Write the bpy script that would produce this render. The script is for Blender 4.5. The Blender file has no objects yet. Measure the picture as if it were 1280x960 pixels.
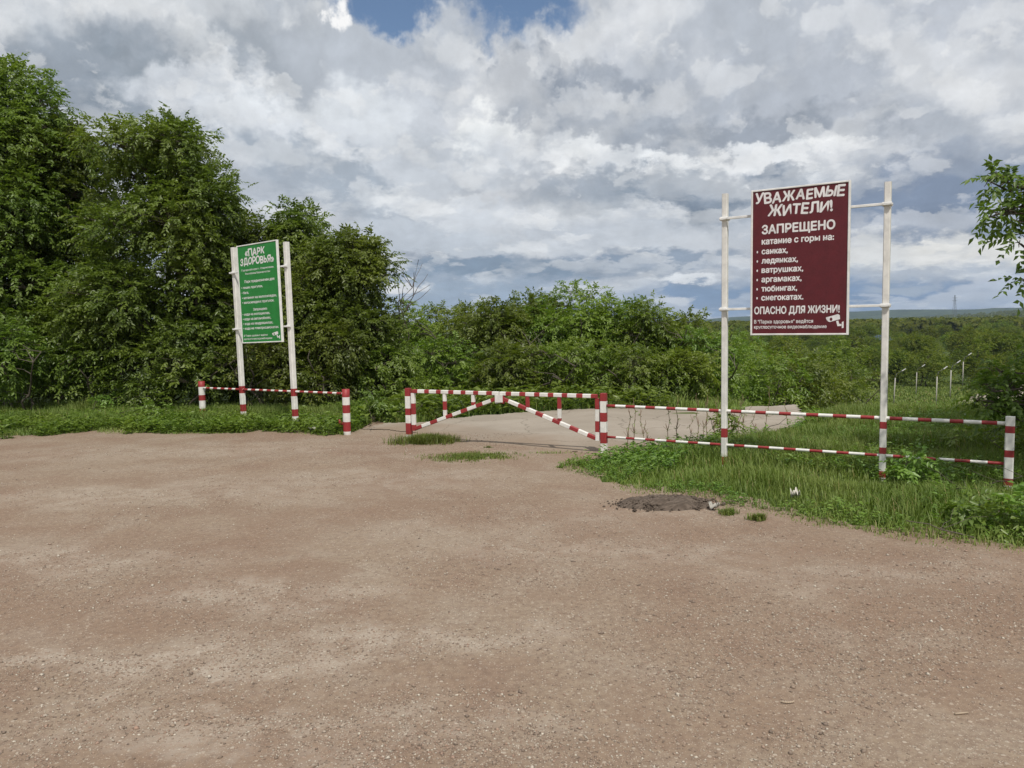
import bpy, bmesh, math, random
import numpy as np
from mathutils import Vector, Matrix

S = bpy.context.scene
COL = S.collection
PI = math.pi
RNG = np.random.default_rng(7)
random.seed(7)

# ------------------------------------------------------------------ camera
FPX = 980.0                      # focal length in pixels of a 1280 px wide frame
CAM_H = 1.75
PITCH = math.atan(78 / FPX)
ROLL = math.radians(1.0)
cam_d = bpy.data.cameras.new("camera")
cam = bpy.data.objects.new("camera", cam_d)
COL.objects.link(cam)
cam_d.sensor_width = 36.0
cam_d.lens = FPX / 1280 * 36.0
cam_d.clip_start = 0.05
cam_d.clip_end = 20000
CAM_R = Matrix.Rotation(PI / 2 - PITCH, 3, 'X') @ Matrix.Rotation(-ROLL, 3, 'Z')
cam.matrix_world = Matrix.Translation((0, 0, CAM_H)) @ CAM_R.to_4x4()
S.camera = cam


def ray(px, py):
    d = CAM_R @ Vector(((px - 640) / FPX, -(py - 480) / FPX, -1.0))
    return d


def at(px, py, z=0.0):
    """ground point (height z) seen at a pixel of the photograph"""
    d = ray(px, py)
    t = (z - CAM_H) / d.z
    return Vector((d.x * t, d.y * t, z))


def far(px, py, Y):
    """point at depth Y seen at a pixel of the photograph"""
    d = ray(px, py)
    t = Y / d.y
    return Vector((d.x * t, Y, CAM_H + d.z * t))


# ------------------------------------------------------------------ view, sun
S.view_settings.view_transform = 'Standard'
S.view_settings.look = 'None'
S.view_settings.exposure = 0.0
S.view_settings.gamma = 1.0
S.view_settings.use_curve_mapping = False
S.render.engine = 'CYCLES'
S.cycles.max_bounces = 6
S.cycles.diffuse_bounces = 3
S.cycles.glossy_bounces = 2
S.cycles.transmission_bounces = 3
S.cycles.volume_bounces = 0
S.cycles.use_denoising = True
S.cycles.sample_clamp_indirect = 6

SUN_EL, SUN_AZ = math.radians(57), math.radians(166)     # azimuth clockwise from +Y
sun_dir = Vector((math.sin(SUN_AZ) * math.cos(SUN_EL), math.cos(SUN_AZ) * math.cos(SUN_EL), math.sin(SUN_EL)))
sl = bpy.data.lights.new("sun", 'SUN')
sl.energy = 3.5
sl.angle = math.radians(0.6)
sl.color = (1.0, 0.95, 0.87)
sun = bpy.data.objects.new("sun", sl)
sun.rotation_euler = (-sun_dir).to_track_quat('-Z', 'Y').to_euler()
COL.objects.link(sun)


# ------------------------------------------------------------------ node helpers
def lin(c):
    """sRGB 0..255 -> linear rgba"""
    o = []
    for v in c:
        v /= 255
        o.append(v / 12.92 if v <= .04045 else ((v + .055) / 1.055) ** 2.4)
    return (*o, 1.0)


class NT:
    def __init__(s, tree):
        s.t = tree
        s.n = tree.nodes
        s.l = tree.links

    def node(s, typ, **kw):
        n = s.n.new(typ)
        for k, v in kw.items():
            setattr(n, k, v)
        return n

    def put(s, sock, v):
        if isinstance(v, bpy.types.NodeSocket):
            s.l.new(v, sock)
        elif v is not None:
            sock.default_value = v

    def math(s, op, a, b=None, c=None, clamp=False):
        n = s.node('ShaderNodeMath', operation=op)
        n.use_clamp = clamp
        s.put(n.inputs[0], a)
        s.put(n.inputs[1], b)
        s.put(n.inputs[2], c)
        return n.outputs[0]

    def vmath(s, op, a, b=None, scale=None):
        n = s.node('ShaderNodeVectorMath', operation=op)
        s.put(n.inputs[0], a)
        s.put(n.inputs[1], b)
        if scale is not None:
            s.put(n.inputs['Scale'], scale)
        return n.outputs['Value'] if op in ('LENGTH', 'DOT_PRODUCT') else n.outputs[0]

    def mix(s, f, a, b, blend='MIX', clamp=False):
        n = s.node('ShaderNodeMix', data_type='RGBA', blend_type=blend)
        n.clamp_factor = True
        n.clamp_result = clamp
        s.put(n.inputs[0], f)
        s.put(n.inputs[6], a)
        s.put(n.inputs[7], b)
        return n.outputs[2]

    def ramp(s, v, a, b, c=0.0, d=1.0, smooth=True):
        n = s.node('ShaderNodeMapRange')
        n.interpolation_type = 'SMOOTHSTEP' if smooth else 'LINEAR'
        for i, x in enumerate((v, a, b, c, d)):
            s.put(n.inputs[i], x)
        return n.outputs[0]

    def noise(s, vec, scale, detail=4, rough=.55, dist=0.0, out='Fac'):
        n = s.node('ShaderNodeTexNoise')
        s.put(n.inputs['Vector'], vec)
        s.put(n.inputs['Scale'], scale)
        n.inputs['Detail'].default_value = detail
        n.inputs['Roughness'].default_value = rough
        n.inputs['Distortion'].default_value = dist
        return n.outputs[out]

    def voronoi(s, vec, scale, feature='F1', out='Distance', rand=1.0):
        n = s.node('ShaderNodeTexVoronoi', feature=feature)
        s.put(n.inputs['Vector'], vec)
        s.put(n.inputs['Scale'], scale)
        n.inputs['Randomness'].default_value = rand
        return n.outputs[out]


# ------------------------------------------------------------------ world: Nishita sky behind broken cumulus
W = bpy.data.worlds.new("World")
S.world = W
W.use_nodes = True
wt = NT(W.node_tree)
wt.n.clear()
w_out = wt.node('ShaderNodeOutputWorld')
bg = wt.node('ShaderNodeBackground')
SKY_STR = 0.1
bg.inputs['Strength'].default_value = SKY_STR
sky = wt.node('ShaderNodeTexSky', sky_type='NISHITA')
sky.sun_disc = False
sky.sun_elevation = SUN_EL
sky.sun_rotation = SUN_AZ
sky.altitude = 150
sky.air_density = 1.0
sky.dust_density = 0.6
sky.ozone_density = 2.0
tc = wt.node('ShaderNodeTexCoord')
sep = wt.node('ShaderNodeSeparateXYZ')
wt.l.new(tc.outputs['Generated'], sep.inputs[0])
az = wt.math('ARCTAN2', sep.outputs[0], sep.outputs[1])
el = wt.math('ARCSINE', wt.math('MINIMUM', wt.math('MAXIMUM', sep.outputs[2], -1.0), 1.0))
comb = wt.node('ShaderNodeCombineXYZ')
wt.put(comb.inputs[0], wt.math('MULTIPLY', az, 10.0))
wt.put(comb.inputs[1], wt.math('MULTIPLY', el, 10.0))
P0 = comb.outputs[0]
# noise space: features shrink towards the horizon as a flat cloud deck's do
comb2 = wt.node('ShaderNodeCombineXYZ')
ely = wt.math('LOGARITHM', wt.math('ADD', wt.math('MAXIMUM', el, 0.0), 0.12), 2.718)
wt.put(comb2.inputs[0], wt.math('MULTIPLY', az, 10.0))
wt.put(comb2.inputs[1], wt.math('MULTIPLY', ely, 4.2))
Q0 = comb2.outputs[0]
warp1 = wt.noise(Q0, 0.55, 3, .5, out='Color')
warp2 = wt.noise(Q0, 1.9, 3, .5, out='Color')
warp3 = wt.noise(wt.vmath('ADD', Q0, (3.1, 5.2, 1.0)), 4.6, 6, .62, out='Color')
v1 = wt.vmath('SCALE', wt.vmath('SUBTRACT', warp1, (.5, .5, .5)), scale=0.45)
v2 = wt.vmath('SCALE', wt.vmath('SUBTRACT', warp2, (.5, .5, .5)), scale=0.75)
v3 = wt.vmath('SCALE', wt.vmath('SUBTRACT', warp3, (.5, .5, .5)), scale=0.62)
v2 = wt.vmath('ADD', v2, v3)
flat = wt.ramp(el, 0.0, 0.22, 0.3, 1.0)
vv = wt.vmath('SCALE', wt.vmath('ADD', v1, v2), scale=flat)
P1 = wt.vmath('ADD', P0, vv)
# relief: difference of the cloud noise towards the light gives lit shoulders and grey undersides
bil = wt.noise(Q0, 1.15, 9, .58, .35)
bilb = wt.noise(wt.vmath('ADD', Q0, (.16, .22, 0)), 1.15, 9, .58, .35)
relief = wt.math('SUBTRACT', bil, bilb)
mott = wt.noise(wt.vmath('ADD', Q0, (7.3, 2.1, 4.0)), 0.75, 8, .6, .2)

K = 1.0 / SKY_STR


def wcol(c):
    r = lin(c)
    return (r[0] * K, r[1] * K, r[2] * K, 1)


base = wt.mix(wt.ramp(el, 0.0, 0.16), wcol((128, 148, 172)), wcol((184, 188, 194)))
base = wt.mix(wt.ramp(mott, .42, .66, 0, .75), base, wcol((214, 216, 219)))
base = wt.mix(wt.ramp(mott, .50, .30, 0, .5), base, wcol((154, 162, 174)))


def azel(px, py):
    d = ray(px, py).normalized()
    return math.atan2(d.x, d.y) * 10, math.asin(d.z) * 10


CLOUDS = [
    # px, py, rx, ry, rot, colour, alpha, edge
    (200, 15, 330, 70, 0, (202, 204, 207), .9, .6),
    (150, 100, 210, 52, -4, (134, 143, 153), .95, .5),
    (60, 150, 120, 50, 0, (128, 138, 150), .9, .6),
    (330, 95, 130, 50, -8, (166, 171, 178), .8, .7),
    (490, 95, 120, 75, 0, (186, 190, 197), .85, .6),
    (240, 112, 62, 24, -8, (214, 216, 220), .85, .5),
    (300, 200, 120, 60, 0, (178, 184, 193), .8, .6),
    (345, 160, 95, 34, 12, (226, 227, 229), .95, .45),
    (452, 150, 58, 38, 0, (220, 222, 225), .9, .5),
    (430, 200, 120, 26, 14, (216, 218, 222), .85, .5),
    (420, 228, 130, 26, 16, (158, 167, 178), .85, .6),
    (470, 262, 110, 22, 10, (172, 180, 190), .7, .6),
    (900, 55, 270, 125, 0, (193, 196, 202), .92, .5),
    (790, 60, 60, 50, 0, (212, 213, 217), .7, .7),
    (1180, 60, 160, 90, 0, (190, 193, 200), .85, .7),
    (920, 120, 190, 40, 0, (178, 182, 190), .8, .7),
    (905, 168, 210, 26, 2, (150, 156, 166), .9, .5),
    (690, 118, 118, 44, 8, (138, 145, 157), .95, .35),
    (760, 150, 60, 30, 0, (142, 149, 160), .9, .5),
    (748, 112, 12, 20, -20, (205, 207, 212), .6, .9),
    (560, 130, 60, 45, 0, (205, 207, 212), .8, .6),
    (612, 172, 42, 34, 10, (246, 245, 242), 1, .4),
    (660, 196, 62, 20, 10, (236, 235, 235), .95, .45),
    (560, 210, 90, 30, 8, (198, 202, 208), .7, .7),
    (780, 200, 120, 20, 6, (236, 236, 236), .95, .45),
    (1015, 205, 60, 34, 0, (240, 240, 239), 1, .4),
    (960, 200, 60, 18, 0, (232, 232, 233), .9, .5),
    (1080, 225, 50, 25, 0, (228, 228, 229), .9, .5),
    (1110, 195, 90, 22, 4, (205, 207, 212), .85, .6),
    (850, 248, 105, 36, 4, (116, 129, 145), .95, .4),
    (740, 250, 80, 30, 0, (150, 160, 172), .7, .6),
    (965, 228, 40, 20, -8, (126, 137, 152), .95, .4),
    (960, 280, 70, 30, 0, (180, 186, 195), .7, .6),
    (1200, 262, 150, 62, 0, (124, 137, 158), .98, .35),
    (1180, 200, 120, 22, 0, (150, 158, 172), .8, .6),
    (545, 262, 80, 20, 8, (222, 223, 225), .9, .45),
    (650, 285, 110, 24, 10, (208, 211, 216), .9, .5),
    (800, 290, 100, 24, 4, (206, 209, 214), .8, .5),
    (540, 300, 110, 18, 6, (196, 201, 208), .8, .5),
    (640, 334, 160, 13, 1, (124, 140, 158), .95, .5),
    (820, 325, 100, 14, 0, (132, 146, 164), .85, .5),
    (1185, 322, 150, 24, -2, (226, 223, 218), 1, .35),
    (1085, 320, 50, 24, 0, (218, 217, 215), .95, .4),
    (1140, 345, 160, 14, 0, (168, 177, 190), .85, .6),
    (1170, 374, 300, 22, 0, (116, 140, 172), .9, .6),
    (800, 378, 230, 24, 0, (124, 146, 174), .85, .6),
    (560, 372, 160, 24, 0, (158, 172, 188), .8, .6),
    (508, 357, 26, 7, 0, (224, 223, 223), .95, .5),
    (858, 346, 34, 6, 0, (226, 227, 229), .95, .5),
    (740, 355, 60, 6, 0, (178, 186, 197), .8, .6),
    (1130, 362, 40, 6, 0, (176, 184, 194), .7, .6),
]
colr = base
for (px, py, rx, ry, rot, c, a, e) in CLOUDS:
    m = wt.node('ShaderNodeMapping', vector_type='TEXTURE')
    cx, cy = azel(px, py)
    wt.l.new(P1, m.inputs['Vector'])
    m.inputs['Location'].default_value = (cx, cy, 0)
    m.inputs['Rotation'].default_value = (0, 0, math.radians(-rot))
    m.inputs['Scale'].default_value = (rx / FPX * 10, ry / FPX * 10, 1)
    d = wt.vmath('LENGTH', m.outputs[0])
    e *= .72
    lum = sum(c) / 3
    if lum < 172:
        c = tuple(v + (176 - lum) * .12 for v in c)
    c = (c[0] * .985, c[1], min(255, c[2] * 1.012))
    colr = wt.mix(wt.ramp(d, 1 + e, max(.05, 1 - e), 0, a), colr, wcol(c))
# rows of small cumulus: bright where nothing lies above, grey towards their flat bases
for sc_, al_, seed_, lift in ((.42, .40, 14.0, .62), (1.05, .34, 23.0, .30)):
    qs = wt.vmath('ADD', wt.vmath('ADD', wt.vmath('MULTIPLY', Q0, (1, 1.25, 1)), (seed_, seed_ * .7, 2.0)), wt.vmath('SCALE', v3, scale=.35))
    a0_ = wt.noise(qs, sc_, 8, .56, .15)
    a1_ = wt.noise(wt.vmath('ADD', qs, (.06, lift, 0)), sc_, 4, .5, .15)
    msk = wt.ramp(a0_, .50, .548, 0, al_)
    shade = wt.ramp(wt.math('SUBTRACT', a1_, a0_), -.10, .07)
    cc_ = wt.mix(shade, wcol((238, 239, 239)), wcol((168, 176, 187)))
    colr = wt.mix(msk, colr, cc_)
# relief and fine mottling
rl = wt.math('MULTIPLY_ADD', relief, .30, 1.08)
fine = wt.math('MULTIPLY_ADD', wt.noise(Q0, 3.3, 7, .62, .3), .26, .88)
rl = wt.math('MULTIPLY', rl, fine)
vo = wt.node('ShaderNodeTexVoronoi', feature='SMOOTH_F1')
wt.l.new(wt.vmath('ADD', Q0, wt.vmath('SCALE', v3, scale=.7)), vo.inputs['Vector'])
vo.inputs['Scale'].default_value = 2.6
vo.inputs['Detail'].default_value = 3
vo.inputs['Roughness'].default_value = .55
vo.inputs['Smoothness'].default_value = .35
rl = wt.math('MULTIPLY', rl, wt.math('MULTIPLY_ADD', vo.outputs['Distance'], -.10, 1.06))
n_ = wt.node('ShaderNodeCombineXYZ')
for i in range(3):
    wt.put(n_.inputs[i], rl)
colr = wt.mix(1.0, colr, n_.outputs[0], 'MULTIPLY')
# gaps of blue
cover = None
for (px, py, rx, ry, rot, e) in [(488, 4, 48, 30, 0, .35), (655, 4, 62, 26, 0, .4), (640, 30, 40, 14, 0, .9), (520, -40, 160, 40, 0, .4)]:
    m = wt.node('ShaderNodeMapping', vector_type='TEXTURE')
    cx, cy = azel(px, py)
    wt.l.new(P1, m.inputs['Vector'])
    m.inputs['Location'].default_value = (cx, cy, 0)
    m.inputs['Scale'].default_value = (rx / FPX * 10, ry / FPX * 10, 1)
    g = wt.ramp(wt.vmath('LENGTH', m.outputs[0]), 1 + e, 1 - e)
    cover = g if cover is None else wt.math('MAXIMUM', cover, g)
final = wt.mix(cover, colr, sky.outputs[0])
m = wt.node('ShaderNodeMapping', vector_type='TEXTURE')
cx, cy = azel(428, 20)
wt.l.new(P1, m.inputs['Vector'])
m.inputs['Location'].default_value = (cx, cy, 0)
m.inputs['Scale'].default_value = (14 / FPX * 10, 20 / FPX * 10, 1)
final = wt.mix(wt.ramp(wt.vmath('LENGTH', m.outputs[0]), 1.4, .5), final, wcol((250, 250, 250)))
wt.l.new(final, bg.inputs['Color'])
wt.l.new(bg.outputs[0], w_out.inputs['Surface'])
W.cycles.sampling_method = 'MANUAL'
W.cycles.sample_map_resolution = 512


# ------------------------------------------------------------------ object helpers
def tag(o, label=None, cat=None, group=None, kind=None):
    if label: o['label'] = label
    if cat: o['category'] = cat
    if group: o['group'] = group
    if kind: o['kind'] = kind
    return o


def empty(name, loc, rz=0.0, label=None, cat=None, group=None):
    o = bpy.data.objects.new(name, None)
    o.empty_display_size = .2
    o.location = loc
    o.rotation_euler = (0, 0, rz)
    COL.objects.link(o)
    return tag(o, label, cat, group)


def link(name, me, mats, parent=None):
    o = bpy.data.objects.new(name, me)
    for m in (mats if isinstance(mats, (list, tuple)) else [mats]):
        me.materials.append(m)
    if parent is not None:
        o.parent = parent
    COL.objects.link(o)
    return o


def np_mesh(name, V, F, attrs=None, smooth=False):
    """V (n,3); F (m,k) with one k, or list of such arrays"""
    me = bpy.data.meshes.new(name)
    V = np.asarray(V, np.float32)
    Fs = F if isinstance(F, list) else [F]
    Fs = [np.asarray(f, np.int32) for f in Fs if len(f)]
    loops = np.concatenate([f.ravel() for f in Fs])
    sizes = np.concatenate([np.full(len(f), f.shape[1], np.int32) for f in Fs])
    starts = np.concatenate([[0], np.cumsum(sizes)[:-1]]).astype(np.int32)
    me.vertices.add(len(V))
    me.vertices.foreach_set('co', V.ravel())
    me.loops.add(len(loops))
    me.loops.foreach_set('vertex_index', loops)
    me.polygons.add(len(sizes))
    me.polygons.foreach_set('loop_start', starts)
    me.polygons.foreach_set('loop_total', sizes)
    if smooth:
        me.polygons.foreach_set('use_smooth', np.ones(len(sizes), bool))
    for k, v in (attrs or {}).items():
        a = me.attributes.new(k, 'FLOAT', 'POINT')
        a.data.foreach_set('value', np.asarray(v, np.float32))
    me.update(calc_edges=True)
    me.validate()
    return me


def nrm(v):
    return v / np.maximum(np.linalg.norm(v, axis=-1, keepdims=True), 1e-9)


class MB:
    """collects boxes, tubes and prisms; build() links them as one mesh"""

    def __init__(s):
        s.bm = bmesh.new()

    def box(s, p0, p1, mat=0, bevel=0.0):
        (x0, y0, z0), (x1, y1, z1) = p0, p1
        b = bmesh.new()
        bmesh.ops.create_cube(b, size=1)
        for v in b.verts:
            v.co = Vector((x0 + (v.co.x + .5) * (x1 - x0), y0 + (v.co.y + .5) * (y1 - y0), z0 + (v.co.z + .5) * (z1 - z0)))
        if bevel:
            bmesh.ops.bevel(b, geom=b.edges[:], offset=bevel, segments=1, affect='EDGES')
        s._join(b, mat)

    def _join(s, b, mat):
        for f in b.faces:
            f.material_index = mat
        tmp = bpy.data.meshes.new("tmp")
        b.to_mesh(tmp)
        b.free()
        s.bm.from_mesh(tmp)
        bpy.data.meshes.remove(tmp)

    def bar(s, p0, p1, size, stops=None, mats=None, sides=4, bevel=0.12, up=(0, 0, 1), size2=None):
        """square (sides=4, chamfered) or round bar, cut at fractions `stops`, one material index per piece"""
        p0, p1 = Vector(p0), Vector(p1)
        ax = (p1 - p0)
        L = ax.length
        ax.normalize()
        u = Vector(up)
        if abs(ax.dot(u)) > .95:
            u = Vector((0, 1, 0))
        sx = ax.cross(u).normalized()
        sy = sx.cross(ax).normalized()
        h = size / 2
        h2 = (size2 or size) / 2
        if sides == 4:
            c = h * bevel * 2
            ring = [(-h + c, -h2), (h - c, -h2), (h, -h2 + c), (h, h2 - c), (h - c, h2), (-h + c, h2), (-h, h2 - c), (-h, -h2 + c)]
        else:
            ring = [(h * math.cos(2 * PI * k / sides), h2 * math.sin(2 * PI * k / sides)) for k in range(sides)]
        fr = [0.0] + list(stops or []) + [1.0]
        mats = mats or [0] * (len(fr) - 1)
        rows = []
        for f in fr:
            c0 = p0 + ax * (L * f)
            rows.append([s.bm.verts.new(c0 + sx * a + sy * b) for a, b in ring])
        n = len(ring)
        for i in range(len(rows) - 1):
            for k in range(n):
                f = s.bm.faces.new((rows[i][k], rows[i][(k + 1) % n], rows[i + 1][(k + 1) % n], rows[i + 1][k]))
                f.material_index = mats[i]
                f.smooth = sides > 4
        f = s.bm.faces.new(rows[0][::-1]); f.material_index = mats[0]
        f = s.bm.faces.new(rows[-1]); f.material_index = mats[-1]

    def stripes(s, p0, p1, size, a, b, first=0, jit=.08, **kw):
        """bar with alternating bands: a metres of material `first`, b metres of the other"""
        L = (Vector(p1) - Vector(p0)).length
        x, k, stops, mats = 0.0, first, [], []
        while x < L:
            x += (a if k == first else b) * random.uniform(1 - jit, 1 + jit)
            mats.append(k)
            if x < L - .01:
                stops.append(x / L)
            else:
                break
            k = 1 - k
        s.bar(p0, p1, size, stops, mats[:len(stops) + 1], **kw)

    def build(s, name, mats, parent=None):
        me = bpy.data.meshes.new(name)
        bmesh.ops.recalc_face_normals(s.bm, faces=s.bm.faces[:])
        s.bm.to_mesh(me)
        s.bm.free()
        return link(name, me, mats, parent)


def copy_tree(o, parent=None):
    c = o.copy()
    COL.objects.link(c)
    if parent is not None:
        c.parent = parent
    for ch in o.children:
        copy_tree(ch, c)
    return c


# ------------------------------------------------------------------ materials
def new_mat(name):
    m = bpy.data.materials.new(name)
    m.use_nodes = True
    t = NT(m.node_tree)
    p = t.n['Principled BSDF']
    return m, t, p


def coord(t, kind='Object'):
    return t.node('ShaderNodeTexCoord').outputs[kind]


def geo_pos(t):
    return t.node('ShaderNodeNewGeometry').outputs['Position']


def bump(t, p, h, strength=.5, dist=.02):
    b = t.node('ShaderNodeBump')
    b.inputs['Strength'].default_value = strength
    b.inputs['Distance'].default_value = dist
    t.put(b.inputs['Height'], h)
    t.l.new(b.outputs[0], p.inputs['Normal'])


def paint(name, c, rough=.5, wear=(.22, .16, .11), amount=.5, dirt=.0):
    m, t, p = new_mat(name)
    pos = coord(t)
    n1 = t.noise(pos, 9, 6, .65)
    n2 = t.noise(pos, 60, 4, .6)
    v = t.mix(t.ramp(n1, .3, .7), tuple(x * .84 for x in c) + (1,), tuple(min(1, x * 1.06) for x in c) + (1,))
    v = t.mix(t.ramp(t.math('MULTIPLY', n1, n2), .40, .47, 0, amount), v, (*wear, 1))
    t.put(p.inputs['Base Color'], v)
    t.put(p.inputs['Roughness'], t.ramp(n2, .3, .7, rough - .1, rough + .15))
    bump(t, p, n2, .15, .004)
    return m


WHITE = paint('white_paint', (.76, .74, .70))
RED = paint('red_paint', (.30, .028, .030), .5, (.12, .05, .04), .5)
FRAMEW = paint('white_frame_paint', (.80, .79, .77), .45, amount=.15)
MAROON = paint('maroon_board', (.105, .007, .013), .5, (.16, .03, .03), .2)
GREENB = paint('green_board', (.016, .215, .036), .5, (.05, .22, .07), .2)
LETTER = paint('white_lettering', (.80, .78, .78), .5, amount=.05)
STEEL = paint('grey_steel', (.30, .30, .30), .5, amount=.3)
POLE = paint('pale_concrete', (.40, .385, .34), .8, amount=.2)


def leaf_mat(name, dark, light, trans=.42, yellow=None, rough=.40, spec=.45, straw=False):
    m, t, p = new_mat(name)
    a = t.node('ShaderNodeAttribute', attribute_name='tint')
    oi = t.node('ShaderNodeObjectInfo')
    c = t.mix(a.outputs['Fac'], (*dark, 1), (*light, 1))
    if straw:
        c = t.mix(t.ramp(a.outputs['Fac'], .93, .97), c, (.30, .25, .13, 1))
    big = t.noise(geo_pos(t), .8, 3, .5)
    c = t.mix(t.ramp(big, .4, .66, 0, .5), c, (*(yellow or light), 1))
    hs = t.node('ShaderNodeHueSaturation')
    t.put(hs.inputs['Hue'], t.math('MULTIPLY_ADD', oi.outputs['Random'], .035, .487))
    t.put(hs.inputs['Value'], t.math('MULTIPLY_ADD', oi.outputs['Random'], .42, .82))
    hs.inputs['Saturation'].default_value = 1.1
    t.put(hs.inputs['Color'], c)
    c = hs.outputs[0]
    t.put(p.inputs['Base Color'], c)
    p.inputs['Roughness'].default_value = rough
    p.inputs['Specular IOR Level'].default_value = spec
    tr = t.node('ShaderNodeBsdfTranslucent')
    t.put(tr.inputs['Color'], t.mix(1.0, c, (1.25, 1.35, .6, 1), 'MULTIPLY'))
    ms = t.node('ShaderNodeMixShader')
    ms.inputs[0].default_value = trans
    t.l.new(p.outputs[0], ms.inputs[1])
    t.l.new(tr.outputs[0], ms.inputs[2])
    t.l.new(ms.outputs[0], t.n['Material Output'].inputs['Surface'])
    return m


LEAF = leaf_mat('maple_leaf', (.066, .098, .024), (.185, .24, .064), yellow=(.22, .26, .064))
LEAF_MID = leaf_mat('bush_leaf', (.082, .125, .028), (.20, .26, .064), yellow=(.245, .28, .064))
LEAF_FAR = leaf_mat('valley_leaf', (.06, .085, .022), (.155, .195, .045), yellow=(.235, .24, .05), rough=.6, spec=.15)
GRASS = leaf_mat('grass_blade', (.095, .140, .036), (.215, .275, .080), yellow=(.25, .275, .10), trans=.3, rough=.5, spec=.25, straw=True)
WEED = leaf_mat('weed_leaf', (.085, .140, .034), (.20, .28, .07), yellow=(.225, .285, .075), trans=.35)
DRY = paint('dry_stalk', (.26, .17, .11), .8, amount=.2)


def bark_mat():
    m, t, p = new_mat('bark')
    pos = coord(t)
    mp = t.node('ShaderNodeMapping')
    mp.inputs['Scale'].default_value = (6, 6, 1.4)
    t.l.new(pos, mp.inputs[0])
    n = t.noise(mp.outputs[0], 5, 7, .7)
    t.put(p.inputs['Base Color'], t.mix(n, (.035, .028, .020, 1), (.17, .14, .11, 1)))
    p.inputs['Roughness'].default_value = .9
    bump(t, p, n, .6, .02)
    return m


BARK = bark_mat()


def wear_patches():
    """worn stony patches of the lot: centre, half sizes, turn"""
    out = []
    for (px, py, rx, ry, rot, k) in [(130, 838, 1.15, .22, 2, 1), (470, 806, 1.0, .24, 6, .9), (330, 748, .9, .3, 0, .7), (740, 690, 1.5, .35, -6, .55), (1080, 720, 1.2, .35, -4, .5), (300, 905, .9, .16, 0, .7),
                                     (180, 620, 2.4, .45, 0, .6), (60, 700, 1.4, .35, 0, .7), (420, 600, 2.2, .5, 4, .5), (640, 660, 1.6, .4, 10, .35), (560, 930, .7, .12, 5, .6), (880, 640, 1.2, .25, -10, .4), (230, 565, 2.5, .6, 0, .5)]:
        p = at(px, py)
        out.append((p.x, p.y, rx, ry, rot, k))
    return out


WEAR = wear_patches()


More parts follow.
